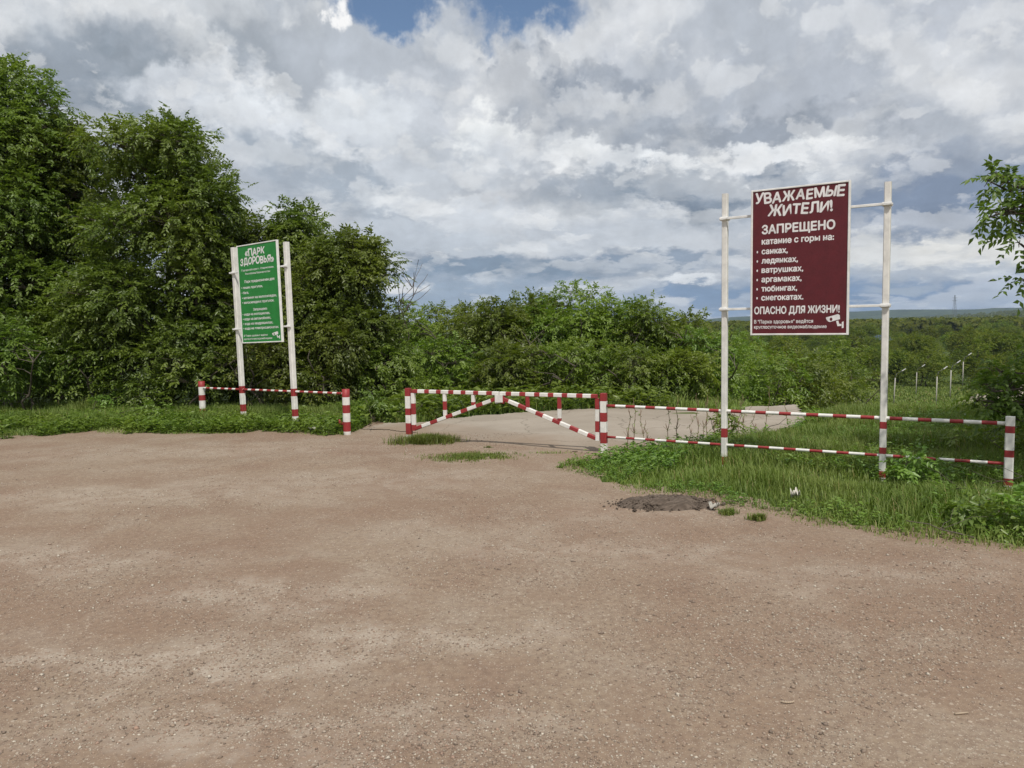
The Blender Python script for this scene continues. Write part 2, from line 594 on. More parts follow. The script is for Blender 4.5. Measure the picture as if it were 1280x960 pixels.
def gravel_mat():
    m, t, p = new_mat('gravel_dirt')
    pos = geo_pos(t)
    big = t.noise(pos, .33, 4, .55, .4)
    mid = t.noise(pos, 1.5, 5, .6, .3)
    fine = t.noise(pos, 22, 5, .7)
    c = t.mix(t.ramp(big, .38, .62), (.245, .172, .118, 1), (.285, .222, .158, 1))
    c = t.mix(t.ramp(mid, .45, .70, 0, .55), c, (.34, .29, .225, 1))
    c = t.mix(t.ramp(mid, .46, .30, 0, .5), c, (.225, .150, .105, 1))
    c = t.mix(t.ramp(fine, .3, .75, 0, .75), c, (.165, .115, .085, 1))
    wp = t.vmath('ADD', pos, t.vmath('SCALE', t.vmath('SUBTRACT', t.noise(pos, 1.3, 5, .6, out='Color'), (.5, .5, .5)), scale=1.5))
    stony = None
    for (x, y, rx, ry, rot, k) in WEAR:
        mp = t.node('ShaderNodeMapping', vector_type='TEXTURE')
        t.l.new(wp, mp.inputs['Vector'])
        mp.inputs['Location'].default_value = (x, y, 0)
        mp.inputs['Rotation'].default_value = (0, 0, math.radians(rot))
        mp.inputs['Scale'].default_value = (rx, ry, 50)
        g_ = t.ramp(t.vmath('LENGTH', mp.outputs[0]), 1.5, .3, 0, k)
        stony = g_ if stony is None else t.math('MAXIMUM', stony, g_)
    brk = t.math('MULTIPLY', t.ramp(t.noise(pos, 4.5, 6, .65), .38, .62, .15, 1), t.ramp(fine, .3, .62, .3, .85))
    c = t.mix(t.math('MULTIPLY', stony, brk), c, (.41, .355, .29, 1))
    mid = t.math('MULTIPLY_ADD', stony, .22, t.math('SUBTRACT', mid, .05))
    # faint wheel tracks swinging round towards the gate
    for (cx_, cy_, R_) in ((-8.5, 2.5, 7.6), (-8.5, 2.5, 9.1), (9.0, 14.5, 10.2), (9.0, 14.5, 11.7), (-3.0, 26.0, 17.2), (-3.0, 26.0, 18.7)):
        d_ = t.vmath('LENGTH', t.vmath('MULTIPLY', t.vmath('SUBTRACT', wp, (cx_, cy_, 0)), (1, 1, 0)))
        d_ = t.math('ABSOLUTE', t.math('SUBTRACT', d_, R_))
        tr_ = t.math('MULTIPLY', t.ramp(d_, .16, .07, 0, .55), t.ramp(t.noise(pos, .5, 3, .5), .4, .6))
        c = t.mix(tr_, c, (.215, .15, .105, 1))
        mid = t.math('SUBTRACT', mid, t.math('MULTIPLY', tr_, .25))
    # embedded chips of several sizes
    chips = None
    h = t.math('MULTIPLY', fine, .5)
    for sc, lo, am in ((38, .68, .5), (80, .60, .6), (160, .52, .6)):
        vc = t.voronoi(pos, sc, out='Color')
        vd = t.voronoi(pos, sc, out='Distance')
        sp = t.node('ShaderNodeSeparateColor')
        t.l.new(vc, sp.inputs[0])
        thr = t.math('ADD', t.math('MULTIPLY', t.ramp(mid, .3, .7), -.25), lo + .18)
        on = t.math('GREATER_THAN', sp.outputs[0], thr)
        k = t.math('MULTIPLY', on, t.ramp(vd, .42, .26, 0, am))
        cc = t.mix(sp.outputs[1], (.23, .18, .135, 1), (.56, .49, .40, 1))
        cc = t.mix(t.ramp(sp.outputs[2], .7, .9, 0, .6), cc, (.34, .20, .155, 1))
        c = t.mix(k, c, cc)
        h = t.math('ADD', h, t.math('MULTIPLY', k, 30.0 / sc))
    hs = t.node('ShaderNodeHueSaturation')
    hs.inputs['Saturation'].default_value = .98
    hs.inputs['Value'].default_value = 1.0
    hs.inputs['Hue'].default_value = .497
    t.put(hs.inputs['Color'], c)
    t.put(p.inputs['Base Color'], hs.outputs[0])
    p.inputs['Roughness'].default_value = .95
    p.inputs['Specular IOR Level'].default_value = .15
    bump(t, p, h, .55, .012)
    return m


GRAVEL = gravel_mat()


def tint_mat(name, cols, rough=.9):
    m, t, p = new_mat(name)
    a = t.node('ShaderNodeAttribute', attribute_name='tint')
    r = t.node('ShaderNodeValToRGB')
    r.color_ramp.elements[0].color = (*cols[0], 1)
    r.color_ramp.elements[1].color = (*cols[-1], 1)
    for i, c in enumerate(cols[1:-1]):
        e = r.color_ramp.elements.new((i + 1) / (len(cols) - 1))
        e.color = (*c, 1)
    t.l.new(a.outputs['Fac'], r.inputs[0])
    n = t.noise(geo_pos(t), 90, 3, .6)
    t.put(p.inputs['Base Color'], t.mix(t.ramp(n, .3, .7, 0, .35), r.outputs[0], (.12, .10, .08, 1)))
    p.inputs['Roughness'].default_value = rough
    p.inputs['Specular IOR Level'].default_value = .2
    return m


PEBBLE = tint_mat('pebble', [(.19, .145, .115), (.27, .205, .16), (.32, .24, .18), (.36, .24, .18), (.45, .39, .32), (.60, .54, .45)])
CLOD = tint_mat('dark_soil', [(.058, .043, .033), (.095, .072, .056), (.16, .125, .10)])


def soil_mat():
    m, t, p = new_mat('grassy_soil')
    pos = geo_pos(t)
    n = t.noise(pos, .6, 5, .6)
    n2 = t.noise(pos, 9, 6, .7)
    c = t.mix(t.ramp(n, .35, .65), (.075, .105, .028, 1), (.105, .135, .036, 1))
    c = t.mix(t.ramp(n2, .5, .75, 0, .5), c, (.12, .095, .055, 1))
    c = t.mix(t.ramp(t.noise(pos, .12, 5, .65), .4, .6, 0, .7), c, (.055, .085, .024, 1))
    t.put(p.inputs['Base Color'], c)
    p.inputs['Roughness'].default_value = 1
    p.inputs['Specular IOR Level'].default_value = .1
    bump(t, p, n2, .8, .05)
    return m


SOIL = soil_mat()


def path_mat():
    m, t, p = new_mat('worn_concrete')
    pos = geo_pos(t)
    a = t.node('ShaderNodeAttribute', attribute_name='tint')
    n = t.noise(pos, .7, 6, .6, .3)
    n2 = t.noise(pos, 40, 5, .7)
    n3 = t.noise(pos, 5, 5, .65)
    c = t.mix(t.ramp(n, .35, .65), (.28, .24, .195, 1), (.345, .30, .25, 1))
    c = t.mix(t.ramp(n3, .5, .75, 0, .35), c, (.26, .22, .175, 1))
    c = t.mix(t.ramp(n2, .45, .75, 0, .35), c, (.24, .20, .16, 1))
    wv = t.vmath('ADD', pos, t.vmath('SCALE', t.noise(pos, 1.6, 4, .6, out='Color'), scale=.5))
    cr = t.ramp(t.voronoi(wv, .55, 'DISTANCE_TO_EDGE'), .012, .0, 0, .55)
    c = t.mix(cr, c, (.12, .10, .075, 1))
    c = t.mix(t.math('MULTIPLY', a.outputs['Fac'], t.ramp(n2, .2, .6, .6, 1)), c, (.25, .19, .14, 1))
    t.put(p.inputs['Base Color'], c)
    p.inputs['Roughness'].default_value = .9
    p.inputs['Specular IOR Level'].default_value = .2
    bump(t, p, t.math('ADD', n2, t.math('MULTIPLY', a.outputs['Fac'], n3)), .3, .008)
    return m


PATHM = path_mat()


def ridge_mat():
    m, t, p = new_mat('wooded_ridge')
    pos = geo_pos(t)
    n = t.noise(pos, .02, 8, .7)
    t.put(p.inputs['Base Color'], t.mix(t.ramp(n, .4, .6), (.022, .036, .014, 1), (.055, .075, .026, 1)))
    p.inputs['Roughness'].default_value = 1
    p.inputs['Specular IOR Level'].default_value = 0
    return m


RIDGE = ridge_mat()


# ------------------------------------------------------------------ terrain
def sstep(a, b, x):
    t = np.clip((x - a) / (b - a), 0, 1)
    return t * t * (3 - 2 * t)


def hnoise(x, y, sc, seed=0):
    """cheap smooth value noise, vectorised"""
    x = np.asarray(x, float) / sc + seed * 17.3
    y = np.asarray(y, float) / sc + seed * 9.1
    xi, yi = np.floor(x), np.floor(y)
    fx, fy = x - xi, y - yi
    fx, fy = fx * fx * (3 - 2 * fx), fy * fy * (3 - 2 * fy)

    def h(a, b):
        v = np.sin(a * 127.1 + b * 311.7 + seed * 74.7) * 43758.5453
        return v - np.floor(v)
    return (h(xi, yi) * (1 - fx) + h(xi + 1, yi) * fx) * (1 - fy) + (h(xi, yi + 1) * (1 - fx) + h(xi + 1, yi + 1) * fx) * fy


def zt(x, y):
    x = np.asarray(x, float)
    y = np.asarray(y, float)
    brow = 26 - 12.2 * sstep(1.0, 6.0, x)
    s = np.maximum(0, y - brow)
    d = 10.6
    z = -d * (1 - np.exp(-np.power(s * .25 / d, 1.25)))
    r = np.hypot(x, y)
    z += 1.6 * sstep(150, 520, r)                    # the far slope of the valley
    z -= 7.0 * sstep(520, 1300, r)
    z += 26.0 * sstep(900, 2600, r) * sstep(.42, .66, np.arctan2(x, np.maximum(y, 1)))   # wooded rise towards the right
    z += (hnoise(x, y, 45, 3) - .5) * 1.2 * sstep(60, 200, r)
    z += (hnoise(x, y, 2.2, 5) - .5) * .10 * sstep(12.5, 15, y) * (1 - sstep(60, 200, r))
    return z - .02


ring = [0.0]
rr = 1.2
while rr < 5200:
    ring.append(rr)
    rr *= 1.055
    if rr < 24: rr = ring[-1] + .9
ring = np.array(ring[1:])
NA = 220
ang = np.linspace(0, 2 * PI, NA, endpoint=False)
X = np.outer(ring, np.sin(ang)).ravel()
Y = np.outer(ring, np.cos(ang)).ravel()
V = np.stack([X, Y, zt(X, Y)], 1)
V = np.vstack([V, [[0, 0, -.02]]])
i = np.arange(len(ring) - 1)[:, None] * NA
k = np.arange(NA)[None, :]
k2 = (k + 1) % NA
F = np.stack([i + k, i + NA + k, i + NA + k2, i + k2], -1).reshape(-1, 4)[:, ::-1]
F3 = np.stack([np.full(NA, len(V) - 1), np.arange(NA), (np.arange(NA) + 1) % NA], 1)[:, ::-1]
tag(link('terrain', np_mesh('terrain', V, [F, F3], smooth=True), SOIL), 'grassy ground falling away from the lot into a wide valley', 'terrain', kind='structure')


def poly_sheet(name, pts, z, mat, step=.12, relief=0.0, jag=.06, label=None, cat=None, fine=None, zfun=None):
    """flat sheet filling a ground polygon, with an uneven edge and low relief"""
    pts = [Vector((p[0], p[1])) for p in pts]
    out = []
    for a, b in zip(pts, pts[1:] + pts[:1]):
        n = max(1, int((b - a).length / step))
        for j in range(n):
            q = a.lerp(b, j / n)
            t = (b - a).normalized()
            o = Vector((-t.y, t.x))
            q = q + o * (float(hnoise(q.x, q.y, .35, 2)) - .5) * jag * 2 + o * (float(hnoise(q.x, q.y, 1.3, 8)) - .5) * jag * 2.5
            out.append(q)
    bm = bmesh.new()
    vs = [bm.verts.new((q.x, q.y, z)) for q in out]
    bm.faces.new(vs)
    bmesh.ops.triangulate(bm, faces=bm.faces[:])
    me = bpy.data.meshes.new(name)
    bmesh.ops.recalc_face_normals(bm, faces=bm.faces[:])
    if bm.faces[0].normal.z < 0:
        bmesh.ops.reverse_faces(bm, faces=bm.faces[:])
    if zfun:
        for v in bm.verts:
            v.co.z = zfun(v.co.x, v.co.y)
    bm.to_mesh(me)
    bm.free()
    return tag(link(name, me, mat), label, cat, kind='structure')


def g(px, py):
    p = at(px, py)
    return (p.x, p.y)


# where gravel stops and the verges begin
L_EDGE = [(-40, 13.6)] + [g(-60, 551), g(0, 548), g(90, 543), g(200, 541), g(320, 541), g(430, 543)]
NECK_L = [g(446, 538), g(470, 527)]
R_EDGE = [g(684, 586), g(735, 599), g(775, 611), g(870, 624), g(905, 636), g(950, 641), g(1010, 656), g(1085, 669), g(1180, 683), g(1290, 698), g(1420, 712)]
PAD_NEAR = [g(505, 541), g(560, 553), g(640, 559), g(720, 567), g(765, 572)]
lot = L_EDGE + NECK_L + [g(540, 535), g(640, 540), g(770, 560)] + [g(740, 574)] + R_EDGE + [(9, 4), (30, -2), (30, -30), (-40, -30)]


def in_poly(pts, x, y):
    x = np.asarray(x); y = np.asarray(y)
    c = np.zeros(x.shape, bool)
    n = len(pts)
    for a in range(n):
        x0, y0 = pts[a][0], pts[a][1]
        x1, y1 = pts[(a + 1) % n][0], pts[(a + 1) % n][1]
        cond = ((y0 > y) != (y1 > y))
        with np.errstate(divide='ignore', invalid='ignore'):
            xx = (x1 - x0) * (y - y0) / (y1 - y0 if y1 != y0 else 1e-9) + x0
        c ^= cond & (x < xx)
    return c


pad_pts = PAD_NEAR + [g(800, 566), g(880, 554), g(940, 546), g(1000, 532), (5.35, 14.0), (5.6, 15.5), (4.6, 15.3), g(930, 515), g(840, 512), g(760, 511), g(660, 515), g(590, 520), g(530, 527), g(478, 530), g(455, 536)]


def edge_dist(x, y, line):
    d = np.full(np.shape(x), 1e9)
    for a, b in zip(line, line[1:]):
        ax, ay, bx, by = a[0], a[1], b[0], b[1]
        L2 = (bx - ax) ** 2 + (by - ay) ** 2
        t = np.clip(((x - ax) * (bx - ax) + (y - ay) * (by - ay)) / L2, 0, 1)
        d = np.minimum(d, np.hypot(x - ax - t * (bx - ax), y - ay - t * (by - ay)))
    return d



# lot as a fine grid near the camera so the low humps and wheel ruts are real
gx = np.arange(-14, 9.01, .085)
gy = np.arange(1.0, 16.01, .085)
GX, GY = np.meshgrid(gx, gy)


def lot_z(x, y):
    h = (hnoise(x, y, 1.7, 11) - .5) * .030 + (hnoise(x, y, .55, 12) - .5) * .014 + (hnoise(x, y, .2, 13) - .5) * .006
    return h * .8 + .004


jx = GX + (hnoise(GX, GY, .5, 21) - .5) * .5 + (hnoise(GX, GY, .14, 22) - .5) * .16
jy = GY + (hnoise(GX, GY, .5, 23) - .5) * .5 + (hnoise(GX, GY, .14, 24) - .5) * .16
inside = in_poly(lot, jx, jy) | in_poly(lot, jx, jy - .55) | in_poly(lot, jx - .3, jy - .3)
near_pad = in_poly(pad_pts, GX, GY) | in_poly(pad_pts, GX, GY + .12) | in_poly(pad_pts, GX, GY - .12)
Zg = np.where(near_pad, .001, lot_z(GX, GY))
idx = np.arange(GX.size).reshape(GX.shape)
q = np.stack([idx[:-1, :-1], idx[:-1, 1:], idx[1:, 1:], idx[1:, :-1]], -1).reshape(-1, 4)
keep = inside.ravel()[q].all(1)
q = q[keep]
used = np.unique(q)
remap = np.full(GX.size, -1)
remap[used] = np.arange(len(used))
VV = np.stack([GX.ravel(), GY.ravel(), Zg.ravel()], 1)[used]
tag(link('gravel_lot', np_mesh('gravel_lot', VV, remap[q], smooth=True), GRAVEL), 'bare brown gravel lot in front of the gate', 'gravel lot', kind='structure')
poly_sheet('gravel_lot', [(-40, 13.4), (-14, 13.3), (-14, 1.0), (9, 1.0), (9, 4), (30, -2), (30, -30), (-40, -30)], -.006, GRAVEL, 1.0, jag=0.0,
           label='gravel ground behind the viewpoint continuing the lot', cat='gravel lot')

pgx = np.arange(-3.4, 6.6, .06)
pgy = np.arange(9.6, 16.4, .06)
PX, PY = np.meshgrid(pgx, pgy)
pjx = PX + (hnoise(PX, PY, .4, 25) - .5) * .22 + (hnoise(PX, PY, .12, 26) - .5) * .08
pjy = PY + (hnoise(PX, PY, .4, 27) - .5) * .22 + (hnoise(PX, PY, .12, 28) - .5) * .08
pin = in_poly(pad_pts, pjx, pjy)
fd = edge_dist(PX, PY, PAD_NEAR)
dirt = np.clip(1.15 - fd / (.35 + 1.1 * hnoise(PX, PY, .7, 29)), 0, 1) * (.45 + .75 * hnoise(PX, PY, .22, 30))
dirt = np.clip(dirt + .45 * (1 - sstep(1.15, 1.5, fd + .25 * hnoise(PX, PY, .5, 34))), 0, 1)
idx = np.arange(PX.size).reshape(PX.shape)
q = np.stack([idx[:-1, :-1], idx[:-1, 1:], idx[1:, 1:], idx[1:, :-1]], -1).reshape(-1, 4)
q = q[pin.ravel()[q].all(1)]
used = np.unique(q)
remap = np.full(PX.size, -1)
remap[used] = np.arange(len(used))
VV = np.stack([PX.ravel(), PY.ravel(), .006 + .012 * hnoise(PX, PY, 1.5, 33).ravel() - .02 * (fd.ravel() < .1)], 1)[used]
tag(link('concrete_path', np_mesh('concrete_path', VV, remap[q], {'tint': dirt.ravel()[used]}, smooth=True), PATHM), 'pale concrete path starting behind the gate', 'path', kind='structure')
def g2(px, py):
    p = at(px, py, -10.2)
    return (p.x, p.y)


# the same path coming out at the bottom of the slope and climbing away
road = [g2(1176, 522), g2(1214, 501), g2(1246, 487), g2(1290, 474), g2(1330, 466), g2(1480, 468), g2(1400, 500), g2(1300, 540)]
poly_sheet('concrete_path', road, 0, PATHM, 2.0, jag=.25, zfun=lambda x, y: float(zt(x, y)) + .10, label='pale road at the foot of the slope beside the lamp row', cat='road')

# far blue ridge
n = 160
rv = []
for j in range(n + 1):
    a = math.radians(-70 + 140 * j / n)
    px = 640 + math.tan(a) * FPX if abs(a) < 1.2 else 640
    top = -10 + 34 * float(sstep(math.radians(11), math.radians(25), a)) - 12 * float(sstep(math.radians(28), math.radians(40), a))
    top += 10 * float(hnoise(a * 30, 0, 1, 31)) - 5 + 3 * float(hnoise(a * 120, 0, 1, 32))
    for (R_, z_) in ((4000, -60), (4300, top * .45 - 12), (4600, top), (5000, -60)):
        rv.append((R_ * math.sin(a), R_ * math.cos(a), z_))
rf = []
for j in range(n):
    for m_ in range(3):
        a0 = j * 4 + m_
        rf.append((a0, a0 + 4, a0 + 5, a0 + 1))
tag(link('hills', np_mesh('hills', np.array(rv), np.array(rf), smooth=True), RIDGE), 'long low wooded ridge on the horizon', 'hills', kind='structure')


# ------------------------------------------------------------------ gravel pebbles (stuff)
def octa(n, P, sx, sy, sz, rng):
    base = np.array([[1, 0, 0], [0, 1, 0], [-1, 0, 0], [0, -1, 0], [0, 0, 1], [0, 0, -1.]])
    th = rng.uniform(0, 2 * PI, n)
    V = base[None] * (1 + rng.uniform(-.35, .35, (n, 6, 1)))
    V = V + rng.uniform(-.2, .2, (n, 6, 3))
    V = V * np.stack([sx, sy, sz], 1)[:, None]
    c, s_ = np.cos(th)[:, None], np.sin(th)[:, None]
    x = V[..., 0] * c - V[..., 1] * s_
    y = V[..., 0] * s_ + V[..., 1] * c
    V = np.stack([x, y, V[..., 2]], -1) + P[:, None]
    f = np.array([[0, 1, 4], [1, 2, 4], [2, 3, 4], [3, 0, 4], [1, 0, 5], [2, 1, 5], [3, 2, 5], [0, 3, 5]])
    F = (f[None] + np.arange(n)[:, None, None] * 6).reshape(-1, 3)
    return V.reshape(-1, 3), F


n = 170000
py_ = 2.6 + 9.6 * RNG.random(n) ** 1.5
px_ = RNG.uniform(-.72, .72, n) * py_
dens = hnoise(px_, py_, 1.1, 41) * .55 + hnoise(px_, py_, .35, 42) * .35
for (x, y, rx, ry, rot, k_) in WEAR:
    dd = np.hypot((px_ - x) / rx, (py_ - y) / ry) + (hnoise(px_, py_, .4, 43) - .5) * .8
    dens = np.maximum(dens, .35 + .5 * k_ * np.clip(1.4 - dd, 0, 1))
ok = in_poly(lot, px_, py_) & (RNG.random(n) < .05 + 3.4 * np.clip(dens - .40, 0, 1))
px_, py_ = px_[ok], py_[ok]
n = len(px_)
sz = .0028 + .0048 * RNG.random(n) ** 3 + .007 * (RNG.random(n) > .99)
V, F = octa(n, np.stack([px_, py_, lot_z(px_, py_) + sz * .25], 1), sz * RNG.uniform(.8, 1.5, n), sz * RNG.uniform(.7, 1.1, n), sz * RNG.uniform(.45, .8, n), RNG)
tag(link('gravel', np_mesh('gravel', V, F, {'tint': np.repeat(RNG.random(n), 6)}), PEBBLE), 'loose pale stone chips strewn over the brown lot', 'gravel', kind='stuff')


# ------------------------------------------------------------------ grass and weeds (stuff)
def blades(P, h, w, lean, rng, tint=None):
    n = len(P)
    th = rng.uniform(0, 2 * PI, n)
    d = np.stack([np.cos(th), np.sin(th), np.zeros(n)], 1)
    sd = np.stack([-np.sin(th), np.cos(th), np.zeros(n)], 1)
    b = lean * rng.uniform(.2, 1.2, n)
    up = np.array([0, 0, 1.])
    mid = P + up * (h * .55)[:, None] + d * (h * b * .25)[:, None]
    tip = P + up * (h * (1 - .28 * b))[:, None] + d * (h * b * .8)[:, None]
    V = np.stack([P - sd * (w / 2)[:, None], P + sd * (w / 2)[:, None], mid + sd * (w * .42)[:, None], mid - sd * (w * .42)[:, None], tip], 1)
    f = np.array([[0, 1, 2], [0, 2, 3], [3, 2, 4]])
    F = (f[None] + np.arange(n)[:, None, None] * 5).reshape(-1, 3)
    return V.reshape(-1, 3), F, np.repeat(tint if tint is not None else rng.random(n), 5)


def leafquads(B, D, N, L, Wd, rng, tint=None, fold=.18, sag=.15):
    """pointed leaves: base, two shoulders, tip"""
    n = len(B)
    D = nrm(D)
    Sd = nrm(np.cross(D, N))
    N = np.cross(Sd, D)
    L = L[:, None]
    Wd = Wd[:, None]
    m = B + D * L * .42
    V = np.stack([B, m + Sd * Wd * .5 + N * Wd * fold, B + D * L - N * L * sag, m - Sd * Wd * .5 + N * Wd * fold], 1)
    f = np.array([[0, 1, 2], [0, 2, 3]])
    F = (f[None] + np.arange(n)[:, None, None] * 4).reshape(-1, 3)
    return V.reshape(-1, 3), F, np.repeat(tint if tint is not None else rng.random(n), 4)


def join(parts):
    Vs, Fs, Ts, o = [], [], [], 0
    for V, F, T in parts:
        Vs.append(V); Fs.append(F + o); Ts.append(T); o += len(V)
    return np.vstack(Vs), np.vstack(Fs), np.concatenate(Ts)


pad_arr = pad_pts


def rosettes(P, rng, size, k=7, erect=.5):
    """broad-leaved weeds: k leaves radiating from each point at several heights"""
    n = len(P)
    Pk = np.repeat(P, k, 0)
    sk = np.repeat(size, k)
    th = rng.uniform(0, 2 * PI, n * k)
    hz = rng.random(n * k)
    B = Pk + np.stack([np.zeros(n * k), np.zeros(n * k), hz * sk * erect], 1)
    D = np.stack([np.cos(th), np.sin(th), rng.uniform(-.1, .75, n * k)], 1)
    N = np.stack([rng.normal(0, .3, n * k), rng.normal(0, .3, n * k), np.ones(n * k)], 1)
    return leafquads(B, D, N, sk * rng.uniform(.35, .75, n * k), sk * rng.uniform(.16, .34, n * k), rng)


# candidate points on both verges and behind
def verge(n, x0, x1, y0, y1):
    x = RNG.uniform(x0, x1, n)
    y = RNG.uniform(y0, y1, n)
    wob = (hnoise(x, y, .5, 51) - .5) * .5 + (hnoise(x, y, .17, 52) - .5) * .25
    bad = in_poly(lot, x, y + wob) | in_poly(pad_arr, x, y)
    return x[~bad], y[~bad]


# left verge
lx, ly = verge(105000, -13, -1.6, 12.2, 16.5)
ed = edge_dist(lx, ly, L_EDGE + NECK_L)
hh = (.06 + .20 * np.clip(ed / 1.0, 0, 1)) * (.5 + hnoise(lx, ly, .6, 61)) * RNG.uniform(.6, 1.3, len(lx))
gA = blades(np.stack([lx, ly, zt(lx, ly)], 1), hh, np.full(len(lx), .009), .8, RNG, np.clip(hnoise(lx, ly, .8, 62) * .5 + RNG.random(len(lx)) * .42, 0, .92) + (RNG.random(len(lx)) > .955))
tag(link('grass', np_mesh('grass', gA[0], gA[1], {'tint': gA[2]}), GRASS), 'ragged grass strip under the trees behind the green board', 'grass', kind='stuff')
sel = RNG.random(len(lx)) < .2
pw = np.stack([lx, ly, zt(lx, ly)], 1)[sel & (hnoise(lx, ly, .7, 63) > .4)]
gW = rosettes(pw, RNG, RNG.uniform(.07, .17, len(pw)), 7, 1.4)
tag(link('weeds', np_mesh('weeds', gW[0], gW[1], {'tint': gW[2]}), WEED), 'broad leaved weeds in the grass strip by the trees', 'weeds', kind='stuff')

# right verge, near and behind the fence
rx1, ry1 = verge(150000, .4, 11, 5.5, 14.2)
m_ = ry1 > 0.56 * rx1
rx1, ry1 = rx1[m_], ry1[m_]
keep = RNG.random(len(rx1)) < np.clip(1.25 - (ry1 - 7) * .05, .5, 1)
rx1, ry1 = rx1[keep], ry1[keep]
ed = edge_dist(rx1, ry1, R_EDGE + [])
hh = (.035 + .19 * np.clip(ed / 1.3, 0, 1)) * (.45 + 1.1 * hnoise(rx1, ry1, .7, 64)) * RNG.uniform(.6, 1.3, len(rx1))
fl = [at(755, 575), at(1262, 622)]
hh *= np.clip(.38 + edge_dist(rx1, ry1, [(p_.x, p_.y) for p_ in fl]) / .8, .38, 1)
hh *= np.clip(.3 + edge_dist(rx1, ry1, pad_pts + pad_pts[:1]) / .9, .3, 1)
sparse = (ed < .3) & (RNG.random(len(rx1)) > ed / .3 + .35)
rx1, ry1, hh, ed = rx1[~sparse], ry1[~sparse], hh[~sparse], ed[~sparse]
gB = blades(np.stack([rx1, ry1, zt(rx1, ry1)], 1), hh, np.full(len(rx1), .008), .8, RNG, np.clip(hnoise(rx1, ry1, .9, 65) * .5 + RNG.random(len(rx1)) * .42, 0, .92) + (RNG.random(len(rx1)) > .955))
tag(link('grass', np_mesh('grass', gB[0], gB[1], {'tint': gB[2]}), GRASS), 'lush grass verge along the striped fence under the maroon board', 'grass', kind='stuff')
wm = (RNG.random(len(rx1)) < .16 + .16 * (rx1 < 3.2)) & (hnoise(rx1, ry1, .8, 66) > .42) & (ed > .15)
pw = np.stack([rx1, ry1, zt(rx1, ry1)], 1)[wm]
gW = rosettes(pw, RNG, RNG.uniform(.035, .10, len(pw)) * np.clip(.4 + ed[wm], .4, 1.3), 7, 1.5)
tag(link('weeds', np_mesh('weeds', gW[0], gW[1], {'tint': gW[2]}), WEED), 'broad leaved weeds in the verge around the fence posts', 'weeds', kind='stuff')

# behind the concrete path, in front of the bushes, and the slope
bx, by = verge(90000, -4.5, 14, 13.2, 24)
m_ = (bx > -2.6) & ((by > 14.2) | (bx < 1))
bx, by = bx[m_], by[m_]
hh = (.10 + .22 * hnoise(bx, by, .9, 67)) * RNG.uniform(.6, 1.4, len(bx)) * np.where(bx > 3.5, .45, 1)
gC = blades(np.stack([bx, by, zt(bx, by)], 1), hh, np.full(len(bx), .013), .8, RNG)
tag(link('grass', np_mesh('grass', gC[0], gC[1], {'tint': gC[2]}), GRASS), 'tall grass between the concrete path and the bushes', 'grass', kind='stuff')
pw = np.stack([bx, by, zt(bx, by)], 1)[(RNG.random(len(bx)) < .14) & (bx < 3.2 - (by - 14) * .1)]
gW = rosettes(pw, RNG, RNG.uniform(.15, .34, len(pw)), 8, 1.2)
tag(link('weeds', np_mesh('weeds', gW[0], gW[1], {'tint': gW[2]}), WEED), 'dense weeds in front of the bushes behind the gate', 'weeds', kind='stuff')
# meadow on the slope
sx_ = RNG.uniform(5, 85, 120000)
sy_ = RNG.uniform(16, 140, 120000)
m_ = (sx_ / sy_ > .22) & (sx_ / sy_ < .8) & ~in_poly(road, sx_, sy_)
sx_, sy_ = sx_[m_], sy_[m_]
gD = blades(np.stack([sx_, sy_, zt(sx_, sy_)], 1), RNG.uniform(.15, .45, len(sx_)) * np.clip(.25 + (sy_ - 14) / 60, .25, 1), .02 + sy_ * .0012, .7, RNG)
tag(link('meadow_grass', np_mesh('meadow_grass', gD[0], gD[1], {'tint': gD[2]}), GRASS), 'rough meadow grass on the slope around the lamp posts', 'grass', kind='stuff')


# tufts by the gate
def tuft(pts, n, hs, spread, seed, nm, label):
    rng = np.random.default_rng(seed)
    P = []
    for (cx, cy, sx, sy) in pts:
        a = rng.uniform(0, 2 * PI, n)
        r = np.abs(rng.normal(0, .55, n)) ** .85
        gx_, gy_ = cx + np.cos(a) * r * sx, cy + np.sin(a) * r * sy
        ok_ = hnoise(gx_, gy_, .09, seed + 80) * .7 + rng.random(n) * .3 > .18 + .28 * r
        P.append(np.stack([gx_, gy_, np.zeros(n) - .005], 1)[ok_])
    P = np.vstack(P)
    V, F, T = blades(P, rng.uniform(.5, 1.3, len(P)) * hs, np.full(len(P), .008), .9, rng)
    o = link(nm, np_mesh(nm, V, F, {'tint': T}), GRASS)
    tag(o, label, 'grass tuft')
    return o


c1 = at(527, 554); c2 = at(588, 572)
tuft([(c1.x + .08, c1.y, .46, .24)], 6500, .14, 0, 1, 'grass_tuft', 'thick green grass tuft at the foot of the far gate post')
tuft([(c2.x, c2.y, .62, .36)], 6000, .05, 0, 2, 'grass_patch', 'low flat patch of short grass in the gravel before the gate')
e1 = at(610, 561); e2 = at(685, 567)
tuft([(e2.x, e2.y, .45, .02)], 90, .05, 0, 3, 'grass_tuft', 'thin line of grass along the front edge of the concrete')
tuft([(e1.x, e1.y, .07, .03)], 160, .05, 0, 6, 'grass_tuft', 'little grass tuft at the front edge of the concrete before the gate middle')
e3 = at(826, 622); e4 = at(914, 642); e5 = at(950, 649)
tuft([(e4.x, e4.y, .13, .08)], 420, .06, 0, 4, 'grass_tuft', 'small grass tuft touching the dark soil heap')
tuft([(e5.x, e5.y, .10, .06)], 420, .06, 0, 5, 'grass_tuft', 'small grey green grass tuft a step right of the soil heap')

